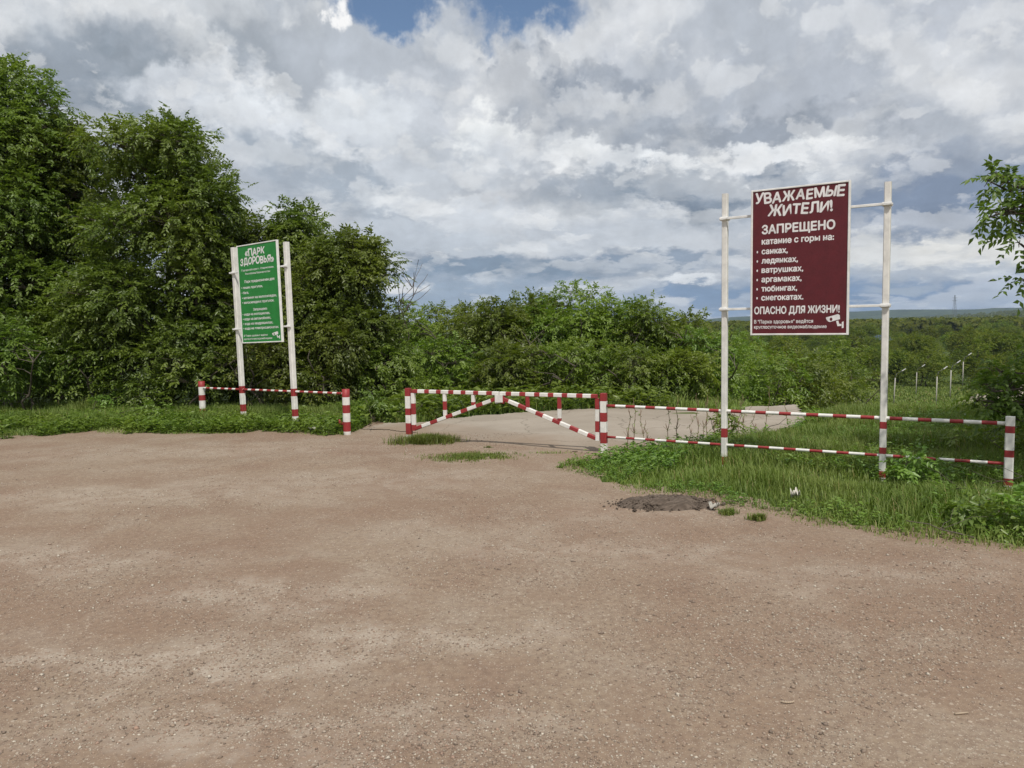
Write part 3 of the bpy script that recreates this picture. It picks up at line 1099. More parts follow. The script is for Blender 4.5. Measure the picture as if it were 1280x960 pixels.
# ------------------------------------------------------------------ soil heap
hc = at(832, 630)
n = 42
u = np.linspace(-1, 1, n)
U, Vv = np.meshgrid(u, u)
r = np.hypot(U, Vv) * (.82 + .55 * hnoise(U * 1.7 + 3, Vv * 1.7, 1, 73)) + .12 * (hnoise(U * 6, Vv * 6, 1, 74) - .5)
hx = hc.x + U * .52
hy = hc.y + Vv * .24
hz = np.clip(1 - r ** 2, 0, 1) ** .8 * (.030 + .070 * hnoise(hx, hy, .28, 71)) + (hnoise(hx, hy, .06, 72) - .5) * .03 * np.clip(1.1 - r, 0, 1) - .006 - .03 * np.clip(r - 1, 0, 1)
idx = np.arange(n * n).reshape(n, n)
q = np.stack([idx[:-1, :-1], idx[:-1, 1:], idx[1:, 1:], idx[1:, :-1]], -1).reshape(-1, 4)
heap = empty('soil_heap', (hc.x, hc.y, 0), 0, 'low heap of dark crumbly soil at the verge edge', 'soil heap')
loc = np.stack([hx - hc.x, hy - hc.y, hz], -1).reshape(-1, 3)
link('mound', np_mesh('mound', loc, q, {'tint': RNG.random(n * n)}, smooth=True), CLOD, heap)
n = 900
a = RNG.uniform(0, 2 * PI, n); r = np.sqrt(RNG.random(n)) * RNG.uniform(.5, 1.35, n)
cs = RNG.uniform(.005, .019, n) * (RNG.random(n) ** 1.2 + .3)
cp = np.stack([np.cos(a) * r * .50, np.sin(a) * r * .23, np.clip(1 - r ** 2, 0, 1) * .07 + cs * .3], 1)
Vc, Fc = octa(n, cp, cs * 1.2, cs, cs * .8, RNG)
o = link('clods', np_mesh('clods', Vc, Fc, {'tint': np.repeat(RNG.random(n), 6)}), CLOD, heap)
tag(o, kind='stuff')


# ------------------------------------------------------------------ lettering
def glyph_mesh(text):
    """flat lettering of the built-in font: each outer contour filled on its own with the holes it holds"""
    from mathutils.geometry import tessellate_polygon
    cu = bpy.data.curves.new('txt', 'FONT')
    cu.body = text
    cu.size = 1.0
    o = bpy.data.objects.new('txt', cu)
    COL.objects.link(o)
    bpy.context.view_layer.update()
    dg = bpy.context.evaluated_depsgraph_get()
    c2 = o.evaluated_get(dg).to_curve(dg)
    loops = []
    for sp in c2.splines:
        pts = []
        if sp.type == 'BEZIER':
            bp = sp.bezier_points
            for a, b in zip(bp, list(bp[1:]) + [bp[0]]):
                straight = (a.handle_right - a.co).cross(b.co - a.co).length < 1e-5 and (b.handle_left - b.co).cross(b.co - a.co).length < 1e-5
                for t in ((0,) if straight else (0, .25, .5, .75)):
                    p = a.co * (1 - t) ** 3 + a.handle_right * 3 * t * (1 - t) ** 2 + b.handle_left * 3 * t * t * (1 - t) + b.co * t ** 3
                    pts.append((p.x, p.y))
        else:
            pts = [(p.co.x, p.co.y) for p in sp.points]
        cl = []
        for p in pts:
            if not cl or abs(p[0] - cl[-1][0]) + abs(p[1] - cl[-1][1]) > 1e-5:
                cl.append(p)
        if len(cl) > 2:
            loops.append(cl)
    o.to_curve_clear() if hasattr(o, 'to_curve_clear') else None
    bpy.data.objects.remove(o)
    bpy.data.curves.remove(cu)
    inside_of = lambda a, b: bool(in_poly(b, np.array([a[0][0] + 1e-4]), np.array([a[0][1] + 1e-4]))[0])
    depth = [sum(inside_of(a, b) for b in loops if b is not a) for a in loops]
    co, fs = [], []
    for l, dl in zip(loops, depth):
        if dl % 2:
            continue
        group = [l] + [h for h, dh in zip(loops, depth) if dh == dl + 1 and inside_of(h, l)]
        flat = [p for q in group for p in q]
        tris = tessellate_polygon([[Vector((p[0], p[1], 0)) for p in q] for q in group])
        o_ = len(co)
        co += flat
        fs += [tuple(v + o_ for v in t) for t in tris]
    return np.array([(x, y, 0) for x, y in co], float), fs


CAP = None


def cap_h(bold=0.0):
    global CAP
    if CAP is None:
        co, _ = glyph_mesh('Н')
        CAP = float(co[:, 1].max() - co[:, 1].min())
    return CAP


def text_lines(name, lines, Wp, Hp, yface, mat, parent):
    """lines: (text, u0, u1, v_top_of_caps, v_baseline, bold, jitter); panel local x across, z up, text on the -y side"""
    bm = bmesh.new()
    rnd = random.Random(5)
    for (txt, u0, u1, v0, v1, bold, jit) in lines:
        H = (v1 - v0) * Hp
        sy = H / cap_h()
        if jit:
            # hand-lettered heading: every character drawn on its own, leaning and hopping
            gl = []
            adv = 0
            for ch in txt:
                if ch == ' ':
                    adv += .3; continue
                co, fs = glyph_mesh(ch)
                w = co[:, 0].max() - co[:, 0].min()
                c = co.copy()
                c[:, 0] -= co[:, 0].min()
                ang_ = rnd.uniform(-.09, .09)
                sc = rnd.uniform(.93, 1.08)
                cx, cy = w / 2, CAP / 2
                x = (c[:, 0] - cx) * sc
                y = (c[:, 1] - cy) * sc
                x += y * rnd.uniform(-.03, .16)
                c[:, 0] = cx + x * math.cos(ang_) - y * math.sin(ang_) + adv
                c[:, 1] = cy + x * math.sin(ang_) + y * math.cos(ang_) + rnd.uniform(-.04, .04)
                gl.append((c, fs))
                adv += w + .115
            allc = np.vstack([c for c, _ in gl])
            pieces = gl
        else:
            co, fs = glyph_mesh(txt)
            allc = co
            pieces = [(co, fs)]
        x0, x1 = allc[:, 0].min() - bold, allc[:, 0].max() + bold
        sx = (u1 - u0) * Wp / (x1 - x0)
        strokes = [(0, 0)] if not bold else [(0, 0), (bold, 0), (-bold, 0), (0, bold), (0, -bold), (bold * .7, bold * .7), (-bold * .7, -bold * .7)]
        for c, fs in [(c_ + np.array([dx, dy, 0]), (f_, q_)) for c_, f_ in pieces for q_, (dx, dy) in enumerate(strokes)]:
            fs, lay = fs
            vs = [bm.verts.new((-Wp / 2 + u0 * Wp + (p[0] - x0) * sx, yface - lay * .00006, Hp / 2 - v1 * Hp + p[1] * sy)) for p in c]
            for f in fs:
                try:
                    bm.faces.new([vs[k_] for k_ in f])
                except ValueError:
                    pass
    bmesh.ops.recalc_face_normals(bm, faces=bm.faces[:])
    me = bpy.data.meshes.new(name)
    bm.to_mesh(me)
    bm.free()
    return link(name, me, mat, parent)


def camera_icon(Wp, Hp, u0, u1, v0, v1, yface, mats, parent):
    yface -= .0004
    """pictogram of a surveillance camera on a wall bracket"""
    bm = bmesh.new()

    def P(pts, mat=0, dy=0):
        vs = [bm.verts.new((-Wp / 2 + (u0 + (u1 - u0) * x) * Wp, yface - dy, Hp / 2 - (v0 + (v1 - v0) * y) * Hp)) for x, y in pts]
        f = bm.faces.new(vs)
        f.material_index = mat
    P([(.10, .20), (.68, .00), (.78, .08), (.80, .36), (.22, .56), (.12, .50)])           # housing
    P([(.0, .25), (.10, .18), (.14, .50), (.06, .42)])                                    # visor
    P([(.58, .50), (.70, .45), (.76, .70), (.88, .70), (.88, .84), (.66, .86)])           # arm
    P([(.90, .56), (1.0, .52), (1.0, .98), (.90, 1.0)])                                   # wall plate
    k = [(.30 + .10 * math.cos(a_) * .8, .36 + .12 * math.sin(a_)) for a_ in np.linspace(0, 2 * PI, 12, endpoint=False)]
    P(k, 1, .0012)
    bmesh.ops.recalc_face_normals(bm, faces=bm.faces[:])
    me = bpy.data.meshes.new('camera_emblem')
    bm.to_mesh(me)
    bm.free()
    return link('camera_emblem', me, mats, parent)


# ------------------------------------------------------------------ boards, fences, gate
PAINTS = [RED, WHITE]


def v2(p):
    return Vector((p.x, p.y, 0))


GPR = at(755, 567)         # gate post by the maroon board
GPL = at(512, 552)         # gate post by the sandy gap
FEND = at(1260, 613)       # last post of the striped fence
fdir = (FEND - GPR).normalized()


def on_line(a, b, px):
    """point of ground line a-b that stands in picture column px (post foot)"""
    best = None
    for t in np.linspace(-.3, 1.3, 1601):
        p = a.lerp(b, t)
        q = CAM_R.transposed() @ (p + Vector((0, 0, .6)) - Vector((0, 0, CAM_H)))
        x = 640 + FPX * q.x / -q.z
        if best is None or abs(x - px) < best[0]:
            best = (abs(x - px), t, p)
    return best[2]


PL = on_line(GPR, FEND, 905.5)
PR = on_line(GPR, FEND, 1104)

# --- striped fence by the maroon board
fa = math.atan2(fdir.y, fdir.x)
fence = empty('striped_fence', v2(GPR), fa, 'red and white two rail fence running below the maroon board', 'fence')
Lf = (FEND - GPR).length
mb = MB(); mb.stripes((.05, 0, .635), (Lf - .04, 0, .665), .040, .13, .155, 0, sides=10); mb.build('top_rail', PAINTS, fence)
mb = MB(); mb.stripes((.05, 0, .225), (Lf - .04, 0, .265), .032, .13, .155, 0, sides=10); mb.build('bottom_rail', PAINTS, fence)
mb = MB()
mb.bar((Lf, 0, -.15), (Lf, 0, .735), .080, [(.15 + z) / .885 for z in (.055, .125, .335, .405, .575, .645)], [1, 0, 1, 0, 1, 0, 1])
mb.build('end_post', PAINTS, fence)

# --- maroon board
mid = (PL + PR) / 2
half = (PR - PL).length / 2
board = empty('notice_board', v2(mid), fa, 'tall maroon notice board between two white posts', 'notice board')
HB = 3.19
for sgn, bands in ((-1, (.0, .10, .33, .44)), (1, (.02, .09, .275, .345, .545, .62))):
    mb = MB()
    zs = list(bands)
    mats = [1]
    for j in range(len(zs)):
        mats.append(0 if j % 2 == 0 else 1)
    hgt = HB if sgn < 0 else HB - .06
    mb.bar((sgn * half, 0, -.3), (sgn * half, 0, hgt), .064, [(z + .3) / (hgt + .3) for z in zs], mats)
    mb.build('post', PAINTS, board)
WP, HPn, ZB = 1.05, 1.63, 1.545
for z, nm in ((2.90, 0), (1.85, 1)):
    mb = MB()
    mb.bar((-half - .048, -.054, z), (half + .048, -.054, z), .026, size2=.028)
    for sgn in (-1, 1):
        mb.box((sgn * half - .045, -.036, z - .024), (sgn * half + .045, -.0395, z + .024))
        mb.box((sgn * half - .045, .035, z - .018), (sgn * half + .045, .039, z + .018))
        for dx in (-.0395, .0395):
            mb.bar((sgn * half + dx, -.074, z), (sgn * half + dx, .046, z), .010, sides=6)
    mb.build('crossbar', FRAMEW, board)
pc = (on_line(GPR, FEND, 942) + on_line(GPR, FEND, 1060.5)) / 2
xo = (pc - mid).dot(fdir)


def make_panel(parent, xo, W_, H_, zb, mat, name='panel'):
    p = bpy.data.objects.new(name, None)
    mb = MB()
    mb.box((-W_ / 2 + .004, -.012, -H_ / 2 + .004), (W_ / 2 - .004, .012, H_ / 2 - .004), 0)
    o = mb.build(name, mat, parent)
    o.location = (xo, -.106, zb + H_ / 2)
    fr = MB()
    b, d0, d1 = .020, -.021, .0235
    fr.box((-W_ / 2, d0, -H_ / 2), (-W_ / 2 + b, d1, H_ / 2), 0, .003)
    fr.box((W_ / 2 - b, d0, -H_ / 2), (W_ / 2, d1, H_ / 2), 0, .003)
    fr.box((-W_ / 2 + b, d0 + .001, H_ / 2 - b), (W_ / 2 - b, d1 - .001, H_ / 2 - .001), 0, .003)
    fr.box((-W_ / 2 + b, d0 + .001, -H_ / 2 + .001), (W_ / 2 - b, d1 - .001, -H_ / 2 + b), 0, .003)
    fr.build('panel_frame', FRAMEW, o)
    return o


pan = make_panel(board, xo, WP, HPn, ZB, MAROON)
YF = -.0125
B = .037
text_lines('heading', [('УВАЖАЕМЫЕ', .045, .955, .028, .094, .037, 1), ('ЖИТЕЛИ!', .175, .835, .118, .186, .037, 1)], WP, HPn, YF, LETTER, pan)
text_lines('lettering', [
    ('ЗАПРЕЩЕНО', .115, .86, .245, .303, B, 0),
    ('катание с горы на:', .115, .85, .334, .374, B, 0),
    ('санках,', .115, .39, .402, .440, B, 0), ('ледянках,', .115, .495, .466, .504, B, 0),
    ('ватрушках,', .115, .55, .530, .568, B, 0), ('аргамаках,', .115, .535, .594, .632, B, 0),
    ('тюбингах,', .115, .49, .658, .696, B, 0), ('снегокатах.', .115, .555, .720, .758, B, 0),
    *[('•', .062, .078, v, v + .038, B, 0) for v in (.404, .468, .532, .596, .660, .722)],
    ('ОПАСНО ДЛЯ ЖИЗНИ!', .040, .915, .803, .851, B, 0),
    ('В "Парке здоровья" ведётся', .040, .655, .893, .917, .020, 0),
    ('круглосуточное видеонаблюдение', .040, .79, .930, .953, .020, 0)], WP, HPn, YF, LETTER, pan)
camera_icon(WP, HPn, .78, .955, .862, .955, YF, [LETTER, MAROON], pan)

# --- left barrier with the green board
BA = at(254, 524)
BB = at(434, 543)
bdir = (BB - BA).normalized()
ba = math.atan2(bdir.y, bdir.x)
Lb = (BB - BA).length
barr = empty('striped_barrier', v2(BA), ba, 'low red and white barrier with two thick posts below the green board', 'barrier')
for x, tilt in ((0, 0), (Lb, 0)):
    mb = MB()
    z = (.05, .205, .345, .475, .60) if x else (.05, .205, .36, .465, .62)
    mb.bar((x, 0, -.2), (x, 0, .725), .120, [(.2 + q_) / .925 for q_ in z], [1, 0, 1, 0, 1, 0], sides=14)
    mb.build('post', PAINTS, barr)
mb = MB(); mb.stripes((.06, 0, .60), (Lb - .06, 0, .655), .036, .10, .13, 1, sides=8); mb.build('rail', PAINTS, barr)
mb = MB(); mb.bar((Lb - .17, .0, .17), (Lb - .05, .0, .17), .05, sides=8); mb.bar((Lb - .17, 0, .17), (Lb - .17, 0, .23), .03, sides=8); mb.build('latch_stub', RED, barr)

QL = on_line(BA, BB, 303.5)
QR = on_line(BA, BB, 369)
mid2 = (QL + QR) / 2
half2 = (QR - QL).length / 2
LEAN = math.radians(-1.5)
gboard = empty('notice_board', v2(mid2), ba, 'green park notice board leaning between two white posts', 'notice board')
gboard.rotation_euler = (0, LEAN, ba)
for sgn, top in ((-1, 3.17), (1, 3.12)):
    mb = MB()
    zs = (.24, .37, .57, .70) if sgn < 0 else (.20, .32, .54, .67)
    mb.bar((sgn * half2 + (-.02 if sgn > 0 else 0), 0, -.3), (sgn * half2, 0, top), .082, [(q_ + .3) / (top + .3) for q_ in zs], [1, 0, 1, 0, 1])
    mb.build('post', PAINTS, gboard)
for z in (2.72, 1.72):
    mb = MB()
    mb.bar((-half2 - .075, -.060, z), (half2 + .055, -.060, z), .028)
    for sgn in (-1, 1):
        mb.box((sgn * half2 - .052, -.042, z - .024), (sgn * half2 + .052, -.0455, z + .024))
    mb.build('crossbar', FRAMEW, gboard)
gc0, gc1 = on_line(BA, BB, 315), on_line(BA, BB, 365)
W2 = (gc1 - gc0).length
xo2 = ((gc0 + gc1) / 2 - mid2).dot(bdir)
H2, ZB2 = 1.70, 1.46
gp = make_panel(gboard, xo2, W2, H2, ZB2, GREENB)
gp.location.y = -.112
B2 = .018
text_lines('heading', [('«ПАРК', .20, .70, .048, .115, .034, 1), ('ЗДОРОВЬЯ»', .07, .91, .135, .205, .034, 1)], W2, H2, YF, LETTER, gp)
text_lines('lettering', [
    ('Городской округ г. Стерлитамак,', .09, .90, .246, .264, B2, 0),
    ('Республика Башкортостан', .18, .80, .284, .302, B2, 0),
    ('Парк предназначен для:', .15, .90, .358, .384, .024, 0),
    ('• пеших прогулок,', .06, .60, .418, .443, .024, 0), ('• бега,', .06, .24, .470, .495, .024, 0),
    ('• катания на велосипедах,', .06, .93, .522, .547, .024, 0), ('• велосипедных прогулок.', .06, .86, .570, .595, .024, 0),
    ('Запрещено:', .33, .68, .645, .670, .024, 0),
    ('• езда на мотоциклах,', .05, .74, .690, .715, .024, 0), ('• езда на автомобилях,', .05, .76, .738, .763, .024, 0),
    ('• езда на квадроциклах,', .05, .80, .786, .811, .024, 0), ('• езда на электросамокатах.', .05, .94, .834, .859, .024, 0),
    ('В "Парке здоровья" ведётся', .05, .65, .912, .930, B2, 0),
    ('круглосуточное видеонаблюдение', .05, .76, .946, .964, B2, 0)], W2, H2, YF, LETTER, gp)
camera_icon(W2, H2, .76, .95, .892, .965, YF, [LETTER, GREENB], gp)

# --- gate: two posts and two triangular leaves meeting in the middle
gdir = (GPR - GPL).normalized()
ga = math.atan2(gdir.y, gdir.x)
GL = (GPR - GPL).length
for p, lab, bands in ((GPL, 'striped gate post standing in the grass tuft beside the sandy gap', (.11, .28, .40, .50, .68)), (GPR, 'striped gate post at the corner of the verge where the fence begins', (.14, .285, .425, .545, .695))):
    gpst = empty('gate_post', v2(p), ga, lab, 'gate post')
    mb = MB()
    mb.bar((0, 0, -.2), (0, 0, .79), .082, [(.2 + z) / .99 for z in bands], [1, 0, 1, 0, 1, 0])
    mb.build('post', PAINTS, gpst)
    mb = MB()
    mb.box((-.036, -.036, .7905), (.036, .036, .797), 0)
    mb.build('cap', RED, gpst)
HT, HBm = .755, .20
for side in (0, 1):
    org = v2(GPL) if side == 0 else v2(GPR)
    leaf = empty('gate_leaf', org, ga, ('striped triangular gate leaf hinged on the post in the grass tuft' if side == 0 else 'striped triangular gate leaf hinged on the post by the fence'), 'gate')
    s = 1 if side == 0 else -1
    half_g = GL / 2
    x0, xe = .085, half_g - .012
    first = 0
    mb = MB(); mb.stripes((s * x0, 0, HT), (s * xe, 0, HT), .052, .085, .125, 0); mb.build('top_bar', PAINTS, leaf)
    mb = MB(); mb.stripes((s * x0, .0, HT - .03), (s * x0, 0, HBm - .03), .056, .15, .16, 1 if side == 0 else 0); mb.build('stile', PAINTS, leaf)
    mb = MB(); mb.stripes((s * (x0 + .03), 0, HBm), (s * (xe - .05), 0, HT - .075), .052, .12, .15, 0); mb.build('diagonal_brace', PAINTS, leaf)
    for fx in (.38, .71):
        xx = x0 + (xe - x0) * fx
        zb_ = HBm + (HT - .075 - HBm) * ((xx - x0 - .03) / (xe - .08 - x0)) + .03
        mb = MB(); mb.stripes((s * xx, 0, HT - .029), (s * xx, 0, zb_), .048, .16 if side else .11, .13, 1 if side == 0 else 0); mb.build('upright', PAINTS, leaf)
    mb = MB(); mb.stripes((s * (xe - .03), 0, HT - .029), (s * (xe - .03), 0, HT - .135), .056, .2, .1, 1 if side == 0 else 0); mb.build('meeting_stile', PAINTS, leaf)
    for z in (.30, .66):
        mb = MB(); mb.bar((s * .042, .0, z), (s * .056, .0, z), .04, sides=8); mb.build('hinge', STEEL, leaf)
    if side == 0:
        mb = MB(); mb.box((s * (xe - .05), -.036, HT - .12), (s * (xe + .07), -.030, HT - .02)); mb.build('latch_plate', WHITE, leaf)


# ------------------------------------------------------------------ trees
def tube_mesh(paths, sides=5):
    """paths: list of (points (k,3), radii (k,)) -> V, F(quads)"""
    Vs, Fs, o = [], [], 0
    for pts, rad in paths:
        pts = np.asarray(pts, float)
        rad = np.asarray(rad, float)
        t = nrm(np.gradient(pts, axis=0))
        ref = np.where(np.abs(t[:, 2:3]) > .9, np.array([[1., 0, 0]]), np.array([[0, 0, 1.]]))
        a = nrm(np.cross(t, ref))
        b = np.cross(t, a)
        th = np.linspace(0, 2 * PI, sides, endpoint=False)
        ringp = pts[:, None] + rad[:, None, None] * (a[:, None] * np.cos(th)[None, :, None] + b[:, None] * np.sin(th)[None, :, None])
        Vs.append(ringp.reshape(-1, 3))
        k_ = len(pts)
        i_ = np.arange(k_ - 1)[:, None] * sides
        j_ = np.arange(sides)[None]
        j2 = (j_ + 1) % sides
        Fs.append((np.stack([i_ + j_, i_ + j2, i_ + sides + j2, i_ + sides + j_], -1).reshape(-1, 4)) + o)
        o += k_ * sides
    return np.vstack(Vs), np.vstack(Fs)


def limb(p0, p1, r0, r1, rng, k=6, sag=.12):
    p0, p1 = np.asarray(p0, float), np.asarray(p1, float)
    t = np.linspace(0, 1, k)[:, None]
    L = np.linalg.norm(p1 - p0)
    pts = p0 + (p1 - p0) * t
    pts[:, 2] += np.sin(t[:, 0] * PI) * L * sag
    pts[1:-1] += rng.normal(0, L * .03, (k - 2, 3))
    return pts, np.linspace(r0, r1, k)


def sprays(C, R, per, leaf, rng, k=9, droop=.35, inner=.25, up_bias=.5):
    """compound-leaf sprays on the shells of lobes (centres C, radii R (n,3))"""
    parts = []
    tips = []
    for c, r in zip(C, R):
        n = int(per * (r[0] * r[1] * r[2]) ** (2 / 3) + 4)
        d = nrm(rng.normal(0, 1, (n, 3)) + np.array([0, 0, up_bias]))
        rad = np.where(rng.random(n) < inner, rng.uniform(.35, .85, n), rng.uniform(.8, 1.12, n))
        # lumps within the lobe
        lump = 1 + .22 * np.sin(d[:, 0] * 5.1 + c[0] * 7) * np.sin(d[:, 1] * 4.3 + c[1] * 5) + .12 * np.sin(d[:, 2] * 9 + c[2] * 3)
        p = c + d * r * (rad * lump)[:, None]
        ax = nrm(d + rng.normal(0, .45, (n, 3)) + np.array([0, 0, -droop * .5]))
        spl = leaf * rng.uniform(1.6, 3.0, n)
        side = nrm(np.cross(ax, np.array([0, 0, 1.]) + rng.normal(0, .25, (n, 3))))
        upn = nrm(np.cross(side, ax))
        upn = upn * np.sign(upn[:, 2:3] + 1e-6)
        tb = rng.random(n) * .7
        for j in range(k):
            f = (j // 2 + .6) / (k / 2)
            sgn = (1 if j % 2 else -1) if j < k - 1 else 0
            B = p + ax * (spl * f)[:, None] + np.array([0, 0, -1.]) * (spl * droop * f * f)[:, None]
            D = ax * (.55 if sgn else 1.0) + side * (.85 * sgn) + rng.normal(0, .22, (n, 3)) + np.array([0, 0, -droop])
            N = upn + rng.normal(0, .35, (n, 3)) + d * .3
            parts.append(leafquads(B, D, N, leaf * rng.uniform(.7, 1.25, n), leaf * rng.uniform(.38, .58, n), rng, np.clip(tb + rng.random(n) * .3, 0, 1)))
        tips.append((c, p[rng.random(n) < min(1, 14 / n)]))
    return join(parts), tips


def make_tree(name, label, cat, loc, lobes, leaf=.075, per=190, seed=1, mat=LEAF, group=None, stems=1, trunk_r=.10, droop=.35, k=9, twigs=True, base_spread=.15, inner=.25):
    """lobes: list of (x,y,z,rx,ry,rz) relative to the foot"""
    rng = np.random.default_rng(seed)
    root = empty(name, loc, 0, label, cat, group)
    lob = np.array(lobes, float)
    C, R = lob[:, :3], lob[:, 3:]
    (V, F, T), tips = sprays(C, R, per, leaf, rng, k, droop, inner)
    o = link('crown', np_mesh('crown', V, F, {'tint': T}), mat, root)
    paths = []
    top = C[:, 2].max()
    cxy = C[:, :2].mean(0)
    stemtops = []
    for s_ in range(stems):
        b0 = np.array([rng.normal(0, base_spread), rng.normal(0, base_spread), -.15]) if stems > 1 else np.array([0, 0, -.15])
        t1 = np.array([cxy[0] * .7 + rng.normal(0, .25 * stems), cxy[1] * .7 + rng.normal(0, .25 * stems), top * rng.uniform(.65, .85)])
        pts, rad = limb(b0, t1, trunk_r, trunk_r * .3, rng, 8, .02)
        paths.append((pts, rad))
        stemtops.append(pts)
    for (c, tp) in tips:
        pts = stemtops[rng.integers(len(stemtops))]
        cand = pts[(pts[:, 2] < c[2] - .05)]
        s0 = cand[-1] if len(cand) else pts[1]
        s0 = cand[max(0, len(cand) - 1 - rng.integers(0, 2))] if len(cand) else s0
        paths.append(limb(s0, c, trunk_r * .26, trunk_r * .10, rng, 6, .06))
        if twigs:
            for q_ in tp:
                paths.append(limb(c, q_, trunk_r * .08, .003, rng, 4, .06))
    V, F = tube_mesh(paths)
    link('trunk', np_mesh('trunk', V, F, smooth=True), BARK, root)
    return root


def dome(rng, n, w, h, z0, lobe_r, d=None, top_pow=1.0, squash=.72):
    """lobes filling an uneven dome of width w, depth d, from z0 to h"""
    d = d or w
    out = []
    for _ in range(n):
        u_ = rng.random()
        z = z0 + (h - z0 - lobe_r * .7) * u_ ** .85
        f = math.sqrt(max(.03, 1 - (max(0, u_ - .12)) ** (1.6 * top_pow)))
        a_ = rng.uniform(0, 2 * PI)
        rr_ = math.sqrt(rng.uniform(.25, 1)) * f
        r_ = lobe_r * rng.uniform(.65, 1.25)
        out.append((math.cos(a_) * rr_ * (w / 2 - lobe_r * .6), math.sin(a_) * rr_ * (d / 2 - lobe_r * .6), z, r_, r_, r_ * squash))
    return out


def foot(px, Y):
    p = far(px, 480, Y)
    return Vector((p.x, Y, float(zt(p.x, Y))))


def hgt(px, py, Y):
    """height above the ground at depth Y of what shows at pixel row py"""
    return far(px, py, Y).z - foot(px, Y).z


rg = np.random.default_rng(11)
# big trees on the left
big = [
    # px, Y, top px row, width m, lobes, lobe r, label
    (10, 17.5, 66, 4.7, 62, .80, 'tallest dark maple at the edge, its crown highest of all'),
    (75, 18.2, 140, 3.8, 44, .75, 'tall maple between the highest crown and the round headed one'),
    (205, 16.6, 150, 3.7, 62, .66, 'round headed maple tree standing just beyond the start of the barrier'),
    (300, 17.6, 262, 2.6, 40, .56, 'slim maple behind the green board, shoulder of the big crowns'),
    (368, 18.0, 262, 2.1, 34, .50, 'upright maple rising right above the posts of the green board'),
    (430, 16.8, 290, 2.55, 56, .52, 'light green maple at the end of the tree row beside the sandy gap'),
]
for j, (px, Y, ty, w, nl, lr, lab) in enumerate(big):
    f = foot(px, Y)
    h = hgt(px, ty, Y)
    L_ = dome(rg, nl, w, h, .55, lr, d=w * .8)
    # crown peak
    L_ += [(rg.normal(0, w * .07), rg.normal(0, .2), h - lr * .55, lr * .6, lr * .6, lr * .6), (rg.normal(0, w * .15), 0, h - lr * .9, lr * .7, lr * .7, lr * .6)]
    make_tree('maple_tree', lab, 'tree', f, L_, .088, 520, 100 + j, LEAF, 'maples along the lot edge', 2 if j else 1, .11 if w > 3 else .06)

# underwood that closes the foot of the row
under = [(20, 15.6, 390, 2.4, 'dark leafy shrub below the tallest maple'), (120, 15.9, 420, 2.2, 'dark shrub below the round headed maple'), (225, 15.6, 400, 2.0, 'leafy shrub behind the first barrier post'),
         (330, 15.7, 400, 2.0, 'leafy shrub directly behind the green board'), (412, 15.6, 400, 1.8, 'leafy shrub behind the gap between board and barrier end'), (478, 16.4, 430, 1.7, 'bright leafy shrub at the end of the tree row')]
for j, (px, Y, ty, w, lab) in enumerate(under):
    f = foot(px, Y)
    h = hgt(px, ty, Y)
    make_tree('maple_shrub', lab, 'shrub', f, dome(rg, 11, w, h, .25, .42, d=1.3), .085, 480, 130 + j, LEAF, 'shrubs under the maples', 3, .03)

# small leafy plants in the verges
for j, (px, py, w, h, lab, mat) in enumerate([
    (140, 522, .8, .62, 'low maple seedling in the grass strip left of the barrier', WEED),
    (1147, 606, .42, .34, 'yellow green maple seedling just right of the board post', WEED),
    (1238, 662, .55, .30, 'broad maple seedling before the last fence post', WEED),
    (1290, 672, .5, .34, 'leafy seedling nearest the lot at the verge corner', WEED),
    (905, 548, .45, .50, 'dark leafy weed around the left post of the maroon board', LEAF_MID),
    (1225, 570, 1.0, .45, 'shaded leafy shrub behind the end of the striped fence', LEAF_MID),
    (1300, 590, 1.1, .60, 'shaded shrub beyond the last fence post', LEAF_MID),
    (200, 530, .6, .42, 'weedy clump before the dark shrub', WEED),
    (470, 527, .7, .55, 'leafy weed clump beside the barrier end post', WEED),
]):
    f = at(px, py)
    rgs = np.random.default_rng(200 + j)
    make_tree('leafy_plant', lab, 'plant', f, dome(rgs, 7, w, h, .10, min(w, h) * .26, d=w), .07, 260, 230 + j, mat, None, 3, .010, twigs=False)

# bushes behind the concrete path
bush = [
    (515, 20.5, 378, 1.7, 14, .40), (552, 21.5, 380, 1.6, 14, .38), (590, 20.5, 385, 1.8, 15, .42), (628, 19.0, 380, 1.9, 18, .46),
    (668, 19.8, 366, 2.0, 20, .48), (712, 19.2, 356, 2.1, 24, .50), (765, 19.5, 374, 1.9, 20, .46), (808, 18.8, 380, 1.8, 18, .44),
    (850, 19.5, 392, 1.8, 16, .44), (885, 18.3, 413, 1.6, 14, .40), (560, 17.8, 425, 1.8, 12, .40), (640, 17.4, 430, 1.9, 12, .40),
    (720, 17.3, 425, 1.9, 12, .40), (800, 17.0, 435, 1.8, 12, .38), (860, 17.0, 440, 1.7, 12, .38),
]
names = ['slender young maple far left in the thicket, next to the tree row', 'second slender young maple of the thicket with sky between its tips', 'young maple where the thicket skyline dips lowest',
         'rounded bush where the thicket skyline starts to climb', 'broad bush just left of the highest bush top', 'highest bush of the thicket behind the gate', 'bush right of the highest top in the thicket',
         'bush above the gate post by the verge', 'lower bush where the thicket skyline falls toward the valley', 'last bush of the thicket beside the left board post',
         'low bush at the path edge behind the left gate leaf', 'low dark bush behind the middle of the gate', 'low bush behind the right gate leaf', 'low dark bush over the first stretch of fence', 'low bush at the path edge left of the maroon board']
